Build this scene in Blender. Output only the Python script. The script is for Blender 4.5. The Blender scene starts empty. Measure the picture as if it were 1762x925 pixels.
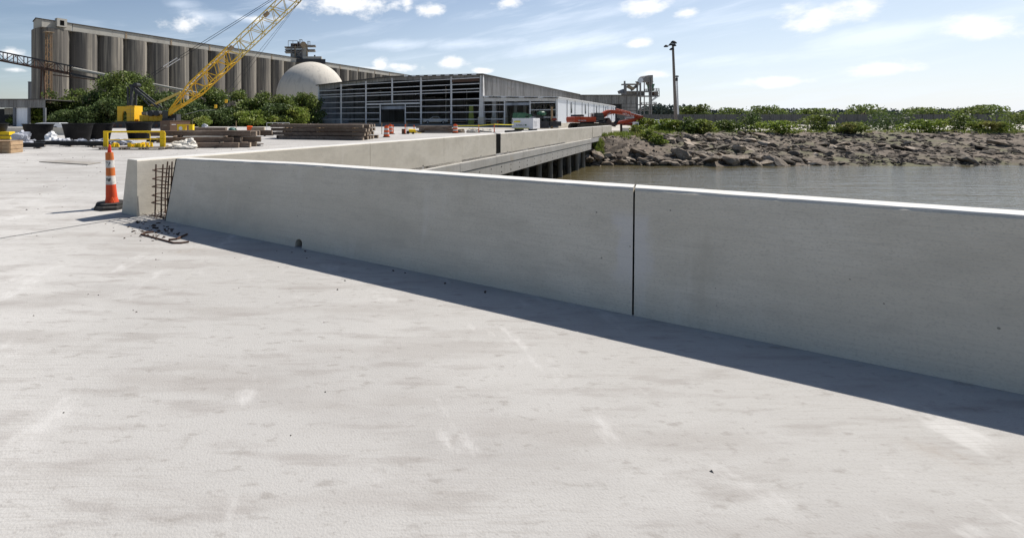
import bpy, bmesh, math, random
import numpy as np
from mathutils import Vector, Matrix
R = math.radians
random.seed(7)
SC = bpy.context.scene
COL = SC.collection

# ------------------------------------------------------------------ camera
cam = bpy.data.objects.new('camera', bpy.data.cameras.new('camera'))
COL.objects.link(cam)
cam.location = (0, 0, 1.6)
cam.rotation_euler = (R(90), 0, 0)
cam.data.sensor_width = 36
cam.data.lens = 800 / 1762 * 36
cam.data.shift_x = 281 / 1762
cam.data.shift_y = -257.5 / 1762
cam.data.clip_start = 0.1
cam.data.clip_end = 6000
SC.camera = cam

# ------------------------------------------------------------------ view, sun, sky
SC.view_settings.view_transform = 'Standard'
SC.view_settings.look = 'None'
SC.view_settings.gamma = 1
SC.view_settings.exposure = 0.50
SUN_EL, SUN_AZ = R(50), R(57)            # azimuth from +Y towards +X
sdir = Vector((math.sin(SUN_AZ) * math.cos(SUN_EL), math.cos(SUN_AZ) * math.cos(SUN_EL), math.sin(SUN_EL)))
sl = bpy.data.lights.new('sun', 'SUN')
sl.energy = 4.7
sl.angle = R(0.5)
sl.color = (1.0, 0.945, 0.865)
so = bpy.data.objects.new('sun', sl)
so.rotation_mode = 'QUATERNION'
so.rotation_quaternion = (-sdir).to_track_quat('-Z', 'Y')
so.location = (40, 20, 80)
COL.objects.link(so)

world = bpy.data.worlds.new('World')
SC.world = world
world.use_nodes = True
WN, WL = world.node_tree.nodes, world.node_tree.links
WN.clear()


def wmath(op, a, b=None, c=None, clamp=False):
    n = WN.new('ShaderNodeMath')
    n.operation = op
    n.use_clamp = clamp
    for i, v in enumerate((a, b, c)):
        if v is None:
            continue
        if isinstance(v, (int, float)):
            n.inputs[i].default_value = v
        else:
            WL.new(v, n.inputs[i])
    return n.outputs[0]


def build_sky():
    sky = WN.new('ShaderNodeTexSky')
    sky.sky_type = 'NISHITA'
    sky.sun_disc = False
    sky.sun_elevation = SUN_EL
    sky.sun_rotation = SUN_AZ
    sky.air_density = 1.0
    sky.dust_density = 0.8
    sky.ozone_density = 2.6
    tc = WN.new('ShaderNodeTexCoord')
    sep = WN.new('ShaderNodeSeparateXYZ')
    WL.new(tc.outputs['Generated'], sep.inputs[0])
    x, y, z = sep.outputs
    az = wmath('ARCTAN2', x, y)
    hyp = wmath('SQRT', wmath('ADD', wmath('MULTIPLY', x, x), wmath('MULTIPLY', y, y)))
    el = wmath('ARCTAN2', z, hyp)
    # cumulus texture coordinates on the celestial sphere
    comb = WN.new('ShaderNodeCombineXYZ')
    WL.new(az, comb.inputs[0])
    WL.new(wmath('MULTIPLY', el, 1.6), comb.inputs[1])
    n1 = WN.new('ShaderNodeTexNoise')
    n1.inputs['Scale'].default_value = 17
    n1.inputs['Detail'].default_value = 8
    n1.inputs['Roughness'].default_value = 0.62
    WL.new(comb.outputs[0], n1.inputs['Vector'])
    nz = wmath('SUBTRACT', n1.outputs['Fac'], 0.5)
    dens = None
    # (px, py, half width px, half height px): where single clouds stand in the sky
    for px, py, hw, hh in CLOUDS:
        u = (px - 600) / 800
        a0 = math.atan(u)
        e0 = math.atan((205 - py) / 800 / math.sqrt(1 + u * u))
        wa = 1.3 * hw / 800 / (1 + u * u)
        we = 1.3 * hh / 800 / math.sqrt(1 + u * u)
        qa = wmath('MULTIPLY', wmath('SUBTRACT', az, a0), 1 / wa)
        qe = wmath('MULTIPLY', wmath('SUBTRACT', el, e0), 1 / we)
        q = wmath('SQRT', wmath('ADD', wmath('MULTIPLY', qa, qa), wmath('MULTIPLY', qe, qe)))
        b = wmath('SUBTRACT', 1.0, q)
        dens = b if dens is None else wmath('MAXIMUM', dens, b)
    d = wmath('ADD', wmath('MULTIPLY', dens, 1.0), wmath('MULTIPLY', nz, 2.9))
    mr = WN.new('ShaderNodeMapRange')
    mr.interpolation_type = 'SMOOTHSTEP'
    mr.inputs['From Min'].default_value = 0.02
    mr.inputs['From Max'].default_value = 0.95
    WL.new(d, mr.inputs['Value'])
    near = wmath('GREATER_THAN', dens, -0.8)
    cum = wmath('MULTIPLY', mr.outputs[0], near)
    # thin high cirrus, streaked along the horizon and slightly tilted
    comb2 = WN.new('ShaderNodeCombineXYZ')
    WL.new(wmath('MULTIPLY', az, 2.2), comb2.inputs[0])
    WL.new(wmath('SUBTRACT', wmath('MULTIPLY', el, 17.0), wmath('MULTIPLY', az, 2.6)), comb2.inputs[1])
    n3 = WN.new('ShaderNodeTexNoise')
    n3.inputs['Scale'].default_value = 1.5
    n3.inputs['Detail'].default_value = 7
    n3.inputs['Roughness'].default_value = 0.6
    n3.inputs['Distortion'].default_value = 0.35
    WL.new(comb2.outputs[0], n3.inputs['Vector'])
    mr2 = WN.new('ShaderNodeMapRange')
    mr2.interpolation_type = 'SMOOTHSTEP'
    mr2.inputs['From Min'].default_value = 0.46
    mr2.inputs['From Max'].default_value = 0.78
    mr2.inputs['To Max'].default_value = 0.62
    WL.new(n3.outputs['Fac'], mr2.inputs['Value'])
    cir = mr2.outputs[0]
    wd = None
    for px, py, hw, hh, tilt in WISPS:
        u = (px - 600) / 800
        a0 = math.atan(u)
        e0 = math.atan((205 - py) / 800 / math.sqrt(1 + u * u))
        da = wmath('SUBTRACT', az, a0)
        qa = wmath('MULTIPLY', da, 800 * (1 + u * u) / hw)
        qe = wmath('MULTIPLY', wmath('SUBTRACT', wmath('SUBTRACT', el, e0), wmath('MULTIPLY', da, tilt)), 800 * math.sqrt(1 + u * u) / hh)
        b = wmath('SUBTRACT', 1.0, wmath('SQRT', wmath('ADD', wmath('MULTIPLY', qa, qa), wmath('MULTIPLY', qe, qe))))
        wd = b if wd is None else wmath('MAXIMUM', wd, b)
    ws = WN.new('ShaderNodeMapRange')
    ws.interpolation_type = 'SMOOTHSTEP'
    ws.inputs['From Min'].default_value = 0.0
    ws.inputs['From Max'].default_value = 1.1
    ws.inputs['To Max'].default_value = 0.95
    WL.new(wmath('ADD', wd, wmath('ADD', wmath('MULTIPLY', wmath('SUBTRACT', n3.outputs['Fac'], 0.5), 2.2), wmath('MULTIPLY', nz, 0.9))), ws.inputs['Value'])
    cir = wmath('MAXIMUM', cir, wmath('MULTIPLY', ws.outputs[0], wmath('GREATER_THAN', wd, -0.9)))
    # summer haze: air near the horizon turns milky
    hz = WN.new('ShaderNodeMapRange')
    hz.inputs['From Min'].default_value = 0.0
    hz.inputs['From Max'].default_value = 0.34
    hz.inputs['To Min'].default_value = 0.68
    hz.inputs['To Max'].default_value = 0.0
    WL.new(el, hz.inputs['Value'])
    # haze and thin cloud scatter more light towards the sun's side of the sky
    fwd = wmath('MULTIPLY_ADD', wmath('COSINE', wmath('SUBTRACT', az, SUN_AZ)), 0.62, 0.36)
    mixh = WN.new('ShaderNodeMix')
    mixh.data_type = 'RGBA'
    WL.new(wmath('MULTIPLY', hz.outputs[0], fwd), mixh.inputs['Factor'])
    WL.new(sky.outputs[0], mixh.inputs[6])
    mixh.inputs[7].default_value = (10.0, 10.9, 12.3, 1)
    mix1 = WN.new('ShaderNodeMix')
    mix1.data_type = 'RGBA'
    WL.new(wmath('MULTIPLY', cir, fwd), mix1.inputs['Factor'])
    WL.new(mixh.outputs[2], mix1.inputs[6])
    mix1.inputs[7].default_value = (9.8, 10.8, 12.3, 1)
    # cumulus brighter at the top, greyer at the base through a second noise
    n4 = WN.new('ShaderNodeTexNoise')
    n4.inputs['Scale'].default_value = 30
    n4.inputs['Detail'].default_value = 4
    WL.new(comb.outputs[0], n4.inputs['Vector'])
    cc = WN.new('ShaderNodeMix')
    cc.data_type = 'RGBA'
    WL.new(n4.outputs['Fac'], cc.inputs['Factor'])
    cc.inputs[6].default_value = (10.4, 10.8, 11.5, 1)
    cc.inputs[7].default_value = (12.6, 12.4, 12.1, 1)
    mix2 = WN.new('ShaderNodeMix')
    mix2.data_type = 'RGBA'
    WL.new(wmath('MULTIPLY', cum, 0.93), mix2.inputs['Factor'])
    WL.new(mix1.outputs[2], mix2.inputs[6])
    WL.new(cc.outputs[2], mix2.inputs[7])
    bg = WN.new('ShaderNodeBackground')
    bg.inputs['Strength'].default_value = 0.068
    WL.new(mix2.outputs[2], bg.inputs['Color'])
    out = WN.new('ShaderNodeOutputWorld')
    WL.new(bg.outputs[0], out.inputs['Surface'])


CLOUDS = [(318, 40, 38, 14), (600, 6, 92, 20), (655, 10, 40, 14), (742, 19, 23, 13), (877, 6, 27, 8),
          (1113, 9, 36, 16), (1178, 21, 24, 10), (780, 108, 27, 12), (700, 115, 30, 8), (652, 111, 12, 12),
          (1096, 74, 22, 8), (1125, 127, 30, 8), (700, 5, 10, 14), (640, 118, 25, 5), (440, 32, 45, 5),
          (830, 122, 18, 5), (22, 120, 22, 5), (20, 92, 22, 7), (1405, 30, 90, 24),
          (1520, 118, 70, 11), (1690, 52, 90, 24), (1330, 140, 50, 8)]
WISPS = [(345, 26, 85, 20, -.05), (425, 34, 60, 9, -.18), (310, 8, 60, 14, 0.0), (960, 82, 190, 20, .14), (800, 76, 130, 14, 0.0), (1060, 108, 170, 18, .03),
         (690, 78, 90, 14, 0.0), (1500, 60, 170, 26, .06), (40, 100, 70, 16, 0.0), (1250, 105, 130, 18, .05)]
build_sky()

# ------------------------------------------------------------------ materials
MATS = {}


def mat(name, base, layers=(), rough=0.8, metal=0.0, bump=None, rnd=0.0, spec=0.3, coord='Position', island=0.0, trans=0.0):
    """layers: (scale, stretch xyz, lo, hi, colour, amount) thresholded noise laid over the base colour."""
    if name in MATS:
        return MATS[name]
    m = bpy.data.materials.new(name)
    m.use_nodes = True
    N, L = m.node_tree.nodes, m.node_tree.links
    N.clear()
    out = N.new('ShaderNodeOutputMaterial')
    bs = N.new('ShaderNodeBsdfPrincipled')
    L.new(bs.outputs[0], out.inputs['Surface'])
    bs.inputs['Roughness'].default_value = rough
    bs.inputs['Metallic'].default_value = metal
    bs.inputs['Specular IOR Level'].default_value = spec
    if coord == 'Position':
        g = N.new('ShaderNodeNewGeometry')
        vec = g.outputs['Position']
    else:
        g = N.new('ShaderNodeTexCoord')
        vec = g.outputs['Object']
    col = None
    rgb = N.new('ShaderNodeRGB')
    rgb.outputs[0].default_value = (*base, 1)
    col = rgb.outputs[0]

    def mapped(stretch):
        mp = N.new('ShaderNodeMapping')
        mp.inputs['Scale'].default_value = stretch
        L.new(vec, mp.inputs['Vector'])
        return mp.outputs[0]
    for k, (scale, stretch, lo, hi, c2, amt) in enumerate(layers):
        nz = N.new('ShaderNodeTexNoise')
        nz.inputs['Scale'].default_value = scale
        nz.inputs['Detail'].default_value = 6
        nz.inputs['Roughness'].default_value = 0.6
        L.new(mapped(stretch), nz.inputs['Vector'])
        mr = N.new('ShaderNodeMapRange')
        mr.interpolation_type = 'SMOOTHSTEP'
        mr.inputs['From Min'].default_value = lo
        mr.inputs['From Max'].default_value = hi
        mr.inputs['To Max'].default_value = amt
        L.new(nz.outputs['Fac'], mr.inputs['Value'])
        mx = N.new('ShaderNodeMix')
        mx.data_type = 'RGBA'
        L.new(mr.outputs[0], mx.inputs['Factor'])
        L.new(col, mx.inputs[6])
        mx.inputs[7].default_value = (*c2, 1)
        col = mx.outputs[2]
    if rnd or island:
        if island:
            src = N.new('ShaderNodeNewGeometry').outputs['Random Per Island']
        else:
            src = N.new('ShaderNodeObjectInfo').outputs['Random']
        amt = rnd or island
        mr = N.new('ShaderNodeMapRange')
        mr.inputs['To Min'].default_value = 1 - amt
        mr.inputs['To Max'].default_value = 1 + amt
        L.new(src, mr.inputs['Value'])
        hs = N.new('ShaderNodeHueSaturation')
        L.new(mr.outputs[0], hs.inputs['Value'])
        L.new(col, hs.inputs['Color'])
        col = hs.outputs[0]
    L.new(col, bs.inputs['Base Color'])
    if bump:
        st, sc_, stretch = bump
        nz = N.new('ShaderNodeTexNoise')
        nz.inputs['Scale'].default_value = sc_
        nz.inputs['Detail'].default_value = 5
        L.new(mapped(stretch), nz.inputs['Vector'])
        bp = N.new('ShaderNodeBump')
        bp.inputs['Strength'].default_value = st
        bp.inputs['Distance'].default_value = 0.02
        L.new(nz.outputs['Fac'], bp.inputs['Height'])
        L.new(bp.outputs[0], bs.inputs['Normal'])
    if trans:
        tr = N.new('ShaderNodeBsdfTranslucent')
        L.new(col, tr.inputs['Color'])
        ms = N.new('ShaderNodeMixShader')
        ms.inputs[0].default_value = trans
        L.new(bs.outputs[0], ms.inputs[1])
        L.new(tr.outputs[0], ms.inputs[2])
        L.new(ms.outputs[0], out.inputs['Surface'])
    MATS[name] = m
    return m


def rotmat_name():
    pass


deck_m = mat('deck_concrete', (0.385, 0.375, 0.36),
             [(0.16, (1, 0.6, 1), 0.40, 0.62, (0.47, 0.458, 0.44), 0.9),
              (0.45, (0.6, 1.4, 1), 0.48, 0.66, (0.305, 0.292, 0.28), 0.65),
              (1.5, (0.4, 1.6, 1), 0.48, 0.66, (0.31, 0.292, 0.275), 0.6),
              (4.2, (0.35, 1.7, 1), 0.52, 0.68, (0.265, 0.245, 0.23), 0.55),
              (11, (0.6, 1.4, 1), 0.56, 0.70, (0.23, 0.212, 0.195), 0.55),
              (34, (0.7, 1.2, 1), 0.58, 0.70, (0.24, 0.225, 0.21), 0.45),
              (110, (1, 1, 1), 0.52, 0.68, (0.27, 0.255, 0.24), 0.45),
              (0.8, (1, 0.8, 1), 0.64, 0.72, (0.25, 0.20, 0.155), 0.4),
              (2.7, (1, 0.5, 1), 0.58, 0.72, (0.54, 0.53, 0.515), 0.55)],
             rough=0.92, bump=(0.2, 90, (1, 1, 1)), spec=0.15)
cap_m = mat('sunlit_top_concrete', (0.56, 0.55, 0.525), [(2.5, (1, 1, 1), 0.5, 0.7, (0.47, 0.455, 0.43), 0.6), (14, (1, 1, 1), 0.6, 0.72, (0.36, 0.345, 0.32), 0.4)], rough=0.85)  # barrier tops: paler than the wall, sunlight painted into the colour
wall_m = mat('barrier_concrete', (0.56, 0.515, 0.435),
             [(0.7, (1, 1, 1.6), 0.40, 0.64, (0.62, 0.575, 0.495), 0.85),
              (1.6, (0.6, 0.6, 1.2), 0.48, 0.68, (0.46, 0.425, 0.36), 0.55),
              (5, (0.6, 0.6, 1.5), 0.50, 0.68, (0.45, 0.415, 0.355), 0.4),
              (20, (0.09, 0.09, 3), 0.46, 0.66, (0.46, 0.425, 0.365), 0.32),
              (90, (0.7, 0.7, 1), 0.50, 0.66, (0.39, 0.36, 0.31), 0.45),
              (1.9, (2.4, 2.4, 0.3), 0.58, 0.72, (0.65, 0.615, 0.56), 0.4),
              (0.9, (3.0, 3.0, 0.25), 0.60, 0.72, (0.43, 0.39, 0.32), 0.4)],
             rough=0.88, bump=(0.2, 45, (0.3, 0.3, 2)), spec=0.15)
bridge_m = mat('bridge_concrete', (0.36, 0.345, 0.315),
               [(0.9, (1, 1, 0.8), 0.42, 0.66, (0.44, 0.425, 0.40), 0.7),
                (3.5, (2, 2, 0.35), 0.52, 0.72, (0.25, 0.235, 0.205), 0.6),
                (1.3, (1, 1, 1.2), 0.58, 0.74, (0.38, 0.31, 0.225), 0.55),
                (22, (1, 1, 0.5), 0.60, 0.75, (0.2, 0.19, 0.17), 0.45)], rough=0.88, bump=(0.4, 16, (1, 1, 1)))
pile_m = mat('pile_concrete', (0.17, 0.16, 0.14), [(2, (1, 1, 0.3), 0.45, 0.7, (0.08, 0.075, 0.065), 0.7)], rough=0.9)
black_m = mat('joint_rubber', (0.006, 0.006, 0.006), rough=0.95, spec=0.05)
ground_m = mat('yard_ground', (0.40, 0.375, 0.335),
               [(0.05, (1, 1, 1), 0.45, 0.62, (0.30, 0.275, 0.22), 0.8), (0.3, (1, 1, 1), 0.5, 0.7, (0.48, 0.46, 0.43), 0.6),
                (1.4, (1, 1, 1), 0.55, 0.7, (0.24, 0.22, 0.17), 0.5), (0.02, (1, 1, 1), 0.56, 0.66, (0.13, 0.17, 0.06), 0.75)],
               rough=0.95, bump=(0.6, 3, (1, 1, 1)))
bank_m = mat('bank_soil', (0.115, 0.09, 0.068),
             [(0.35, (1, 1, 1), 0.42, 0.64, (0.165, 0.13, 0.098), 0.8), (1.8, (1, 1, 1), 0.46, 0.62, (0.06, 0.047, 0.036), 0.8),
              (5, (1, 1, 1), 0.50, 0.64, (0.22, 0.185, 0.145), 0.6), (14, (1, 1, 1), 0.50, 0.64, (0.05, 0.04, 0.032), 0.6),
              (0.12, (1, 1, 1), 0.5, 0.62, (0.09, 0.10, 0.04), 0.6)], rough=0.95, bump=(1.0, 3.5, (1, 1, 1)))
rock_m = mat('riprap_stone', (0.27, 0.225, 0.175),
             [(1.6, (1, 1, 1), 0.40, 0.60, (0.15, 0.118, 0.09), 0.85), (5, (1, 1, 1), 0.50, 0.66, (0.42, 0.375, 0.315), 0.65),
              (16, (1, 1, 1), 0.50, 0.66, (0.075, 0.06, 0.05), 0.65), (0.4, (1, 1, 1), 0.5, 0.66, (0.20, 0.15, 0.105), 0.5)], rough=0.95, rnd=0.6, bump=(1.0, 8, (1, 1, 1)))
silo_m = mat('silo_concrete', (0.245, 0.222, 0.188),
             [(0.22, (1, 1, 0.05), 0.36, 0.58, (0.10, 0.093, 0.086), 0.9),
              (0.7, (1, 1, 0.03), 0.44, 0.62, (0.33, 0.30, 0.25), 0.65),
              (1.5, (1, 1, 0.018), 0.46, 0.60, (0.065, 0.062, 0.06), 0.75),
              (3.6, (1, 1, 0.014), 0.52, 0.64, (0.05, 0.047, 0.045), 0.6),
              (0.07, (1, 1, 1), 0.45, 0.65, (0.12, 0.11, 0.10), 0.55)], rough=0.92)
gallery_m = mat('gallery_panel', (0.40, 0.385, 0.345), [(0.25, (1, 1, 1), 0.45, 0.7, (0.31, 0.29, 0.25), 0.6),
                                                     (1.2, (1, 1, 0.2), 0.55, 0.7, (0.25, 0.23, 0.2), 0.5)], rough=0.85)
roof_m = mat('dark_roofing', (0.075, 0.072, 0.07), [(0.4, (1, 1, 1), 0.5, 0.7, (0.12, 0.11, 0.1), 0.5)], rough=0.8)
dome_m = mat('dome_shell', (0.56, 0.52, 0.455), [(0.12, (1, 1, 1), 0.42, 0.66, (0.52, 0.495, 0.445), 0.8),
                                             (0.9, (1, 1, 0.10), 0.48, 0.66, (0.40, 0.375, 0.335), 0.6),
                                             (0.5, (1, 1, 1), 0.62, 0.74, (0.36, 0.34, 0.30), 0.5)], rough=0.8, spec=0.2)
clad_m = mat('grey_cladding', (0.27, 0.265, 0.255),
             [(0.5, (1, 1, 0.12), 0.42, 0.62, (0.17, 0.165, 0.16), 0.85), (2.4, (1, 1, 0.06), 0.48, 0.64, (0.10, 0.092, 0.085), 0.7),
              (0.3, (1, 1, 2.5), 0.58, 0.72, (0.16, 0.12, 0.09), 0.4)], rough=0.6, spec=0.3)
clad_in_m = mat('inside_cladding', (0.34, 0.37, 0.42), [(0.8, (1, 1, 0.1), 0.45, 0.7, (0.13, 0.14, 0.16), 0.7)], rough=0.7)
steel_m = mat('galvanised_steel', (0.68, 0.68, 0.685), [(1.0, (1, 1, 1), 0.45, 0.7, (0.55, 0.55, 0.55), 0.7),
                                                  (2.6, (1, 1, 0.4), 0.60, 0.72, (0.24, 0.15, 0.10), 0.6)], rough=0.55, spec=0.4)
white_m = mat('white_cladding', (0.80, 0.825, 0.86), [(0.3, (1, 1, 0.3), 0.45, 0.7, (0.72, 0.74, 0.78), 0.7),
                                               (0.5, (1, 1, 0.3), 0.64, 0.74, (0.45, 0.40, 0.36), 0.45)], rough=0.55)
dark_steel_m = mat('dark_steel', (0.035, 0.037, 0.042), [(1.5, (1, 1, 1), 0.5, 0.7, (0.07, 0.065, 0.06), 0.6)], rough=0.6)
tower_m = mat('tower_steel', (0.21, 0.205, 0.20), [(0.8, (1, 1, 1), 0.48, 0.66, (0.30, 0.25, 0.20), 0.7)], rough=0.6)
rust_m = mat('rusty_steel', (0.085, 0.048, 0.034), [(1.5, (1, 1, 1), 0.42, 0.66, (0.075, 0.05, 0.04), 0.8),
                                               (6, (1, 1, 1), 0.55, 0.7, (0.26, 0.15, 0.09), 0.5)], rough=0.85)
tan_m = mat('weathered_tan_steel', (0.30, 0.24, 0.17), [(1, (1, 1, 1), 0.45, 0.7, (0.16, 0.11, 0.08), 0.7)], rough=0.8)
yellow_m = mat('crane_yellow', (0.72, 0.43, 0.022), [(0.9, (1, 1, 0.5), 0.45, 0.7, (0.62, 0.35, 0.02), 0.6),
                                               (5, (1, 1, 0.5), 0.60, 0.74, (0.36, 0.22, 0.05), 0.4)], rough=0.45, spec=0.4)
pale_yellow_m = mat('faded_yellow', (0.62, 0.47, 0.12), [(1.2, (1, 1, 1), 0.45, 0.7, (0.48, 0.36, 0.11), 0.6)], rough=0.5)
rail_yellow_m = mat('safety_yellow', (0.78, 0.53, 0.012), [(3, (1, 1, 1), 0.48, 0.7, (0.68, 0.43, 0.015), 0.6),
                                                     (14, (1, 1, 1), 0.62, 0.74, (0.30, 0.2, 0.05), 0.5)], rough=0.5)
orange_m = mat('safety_orange', (0.78, 0.115, 0.018), [(4, (1, 1, 1), 0.48, 0.7, (0.66, 0.10, 0.02), 0.6),
                                                 (16, (1, 1, 1), 0.60, 0.72, (0.32, 0.07, 0.03), 0.45)], rough=0.5)
cone_orange_m = mat('faded_orange_sheeting', (0.52, 0.14, 0.03), [(9, (1, 1, 0.3), 0.48, 0.7, (0.38, 0.115, 0.035), 0.7),
                                                             (30, (1, 1, 1), 0.60, 0.72, (0.26, 0.09, 0.04), 0.5)], rough=0.55)
red_m = mat('cone_red', (0.70, 0.045, 0.02), [(6, (1, 1, 1), 0.5, 0.7, (0.58, 0.05, 0.025), 0.5)], rough=0.45)
band_m = mat('white_sheeting', (0.60, 0.58, 0.54), [(12, (1, 1, 1), 0.46, 0.64, (0.42, 0.40, 0.37), 0.8),
                                               (40, (1, 1, 1), 0.60, 0.70, (0.14, 0.13, 0.12), 0.7)], rough=0.5)
exc_m = mat('excavator_orange', (0.40, 0.055, 0.018), [(1.2, (1, 1, 1), 0.45, 0.7, (0.32, 0.048, 0.018), 0.7),
                                                 (6, (1, 1, 1), 0.58, 0.72, (0.24, 0.06, 0.03), 0.5)], rough=0.5)
rubber_m = mat('black_rubber', (0.028, 0.027, 0.026), [(4, (1, 1, 1), 0.5, 0.7, (0.09, 0.085, 0.08), 0.6)], rough=0.85)
tub_m = mat('black_plastic', (0.007, 0.007, 0.008), [(1.5, (1, 1, 2.5), 0.5, 0.72, (0.018, 0.018, 0.02), 0.7),
                                               (7, (1, 1, 0.4), 0.60, 0.74, (0.04, 0.038, 0.036), 0.4)], rough=0.6, spec=0.2)
beam_m = mat('black_pipe', (0.016, 0.017, 0.02), [(2, (0.4, 1, 1), 0.5, 0.7, (0.05, 0.052, 0.058), 0.6)], rough=0.5)
timber_m = mat('creosoted_timber', (0.135, 0.098, 0.074),
               [(1.1, (0.35, 1, 1), 0.42, 0.66, (0.225, 0.18, 0.145), 0.8), (7, (0.12, 2, 2), 0.5, 0.68, (0.045, 0.03, 0.022), 0.75),
                (18, (0.15, 3, 3), 0.54, 0.7, (0.34, 0.29, 0.245), 0.55)], rough=0.9, rnd=0.35, bump=(0.7, 14, (0.1, 2, 2)))
timber_end_m = mat('timber_end_grain', (0.33, 0.265, 0.20), [(6, (1, 1, 1), 0.45, 0.65, (0.10, 0.075, 0.055), 0.8)], rough=0.95, rnd=0.3)
plank_m = mat('raw_plank', (0.36, 0.25, 0.15), [(3, (0.3, 2, 2), 0.45, 0.7, (0.26, 0.165, 0.095), 0.8),
                                           (14, (0.2, 3, 3), 0.56, 0.7, (0.16, 0.10, 0.06), 0.5)], rough=0.85, rnd=0.14)
pallet_m = mat('grey_pallet_wood', (0.27, 0.235, 0.205), [(3, (0.3, 2, 2), 0.45, 0.7, (0.17, 0.145, 0.125), 0.8)], rough=0.9, rnd=0.2)
sack_m = mat('white_woven_plastic', (0.63, 0.60, 0.54), [(3, (1, 1, 1), 0.45, 0.7, (0.50, 0.47, 0.42), 0.7),
                                                    (10, (1, 1, 1), 0.60, 0.72, (0.36, 0.33, 0.28), 0.5)], rough=0.8, bump=(0.6, 12, (1, 1, 1)))
film_m = mat('plastic_film', (0.40, 0.41, 0.45), [(3, (1, 1, 1), 0.46, 0.66, (0.36, 0.38, 0.42), 0.8),
                                            (9, (1, 1, 1), 0.55, 0.7, (0.16, 0.17, 0.19), 0.6)], rough=0.35, spec=0.5)
paper_m = mat('white_bag_plastic', (0.74, 0.74, 0.74), [(3, (1, 1, 1), 0.5, 0.7, (0.55, 0.56, 0.58), 0.7)], rough=0.5)
brown_m = mat('brown_paint', (0.135, 0.078, 0.047), [(2, (1, 1, 1), 0.45, 0.7, (0.11, 0.066, 0.042), 0.6)], rough=0.6)
gen_m = mat('white_enclosure', (0.72, 0.71, 0.73), [(1.5, (1, 1, 0.5), 0.45, 0.7, (0.62, 0.61, 0.63), 0.6),
                                              (8, (1, 1, 0.5), 0.62, 0.74, (0.42, 0.40, 0.38), 0.4)], rough=0.4, spec=0.4)
green_m = mat('machine_green', (0.045, 0.13, 0.075), [(2, (1, 1, 1), 0.45, 0.7, (0.10, 0.19, 0.12), 0.7)], rough=0.5)
carwhite_m = mat('white_car_paint', (0.70, 0.71, 0.72), [(1, (1, 1, 1), 0.5, 0.7, (0.62, 0.63, 0.64), 0.6)], rough=0.25, spec=0.5)
glass_m = mat('dark_glass', (0.02, 0.025, 0.03), rough=0.08, spec=0.6)
chrome_m = mat('hydraulic_rod', (0.55, 0.55, 0.56), rough=0.25, metal=0.8)
tape_m = mat('yellow_tape', (0.80, 0.68, 0.03), rough=0.5)
lime_m = mat('lime_sheet', (0.22, 0.26, 0.06), rough=0.6)
pole_m = mat('weathered_pole', (0.19, 0.165, 0.145), [(2, (1, 1, 0.1), 0.45, 0.7, (0.10, 0.085, 0.075), 0.7)], rough=0.85)
stack_m = mat('stack_steel', (0.14, 0.15, 0.165), [(0.8, (1, 1, 0.2), 0.45, 0.7, (0.10, 0.105, 0.115), 0.7)], rough=0.6)
fence_m = mat('grey_fence_sheet', (0.10, 0.10, 0.098), [(1, (1, 1, 0.3), 0.45, 0.7, (0.14, 0.14, 0.135), 0.7)], rough=0.7)
leaf_m = mat('broad_leaves', (0.12, 0.165, 0.04), [(0.25, (1, 1, 1), 0.42, 0.66, (0.16, 0.19, 0.045), 0.8),
                                               (0.12, (1, 1, 1), 0.55, 0.7, (0.14, 0.135, 0.055), 0.5)], rough=0.55, island=0.5, trans=0.32)
leaf2_m = mat('fresh_leaves', (0.17, 0.23, 0.04), [(0.35, (1, 1, 1), 0.42, 0.66, (0.24, 0.255, 0.06), 0.8)], rough=0.55, island=0.45, trans=0.35)
leaf3_m = mat('dark_leaves', (0.085, 0.125, 0.038), [(0.25, (1, 1, 1), 0.45, 0.68, (0.115, 0.14, 0.045), 0.8)], rough=0.6, island=0.45, trans=0.25)
far_leaf_m = mat('distant_leaves', (0.085, 0.108, 0.098), [(0.02, (1, 1, 1), 0.45, 0.65, (0.095, 0.115, 0.09), 0.8)], rough=1.0, island=0.25, spec=0.0)
grass_m = mat('rough_grass', (0.17, 0.22, 0.045), [(0.5, (1, 1, 1), 0.45, 0.66, (0.28, 0.24, 0.09), 0.7)], rough=0.8, island=0.35, trans=0.3)
bark_m = mat('grey_bark', (0.15, 0.115, 0.085), [(3, (1, 1, 0.2), 0.45, 0.7, (0.09, 0.07, 0.055), 0.7)], rough=0.95)


def overlay(m, build, colour, amount):
    """lay a mark of its own shape over the base colour; build(N, L) returns a 0..1 socket"""
    N, L = m.node_tree.nodes, m.node_tree.links
    bs = [n for n in N if n.type == 'BSDF_PRINCIPLED'][0]
    src = bs.inputs['Base Color'].links[0].from_socket
    f = build(N, L)
    ml = N.new('ShaderNodeMath')
    ml.operation = 'MULTIPLY'
    ml.use_clamp = True
    L.new(f, ml.inputs[0])
    ml.inputs[1].default_value = amount
    mx = N.new('ShaderNodeMix')
    mx.data_type = 'RGBA'
    L.new(ml.outputs[0], mx.inputs['Factor'])
    L.new(src, mx.inputs[6])
    mx.inputs[7].default_value = (*colour, 1)
    L.new(mx.outputs[2], bs.inputs['Base Color'])


def nmath(N, L, op, a, b=None, c=None):
    n = N.new('ShaderNodeMath')
    n.operation = op
    for i, v in enumerate((a, b, c)):
        if v is None:
            continue
        if isinstance(v, (int, float)):
            n.inputs[i].default_value = v
        else:
            L.new(v, n.inputs[i])
    return n.outputs[0]


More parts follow.
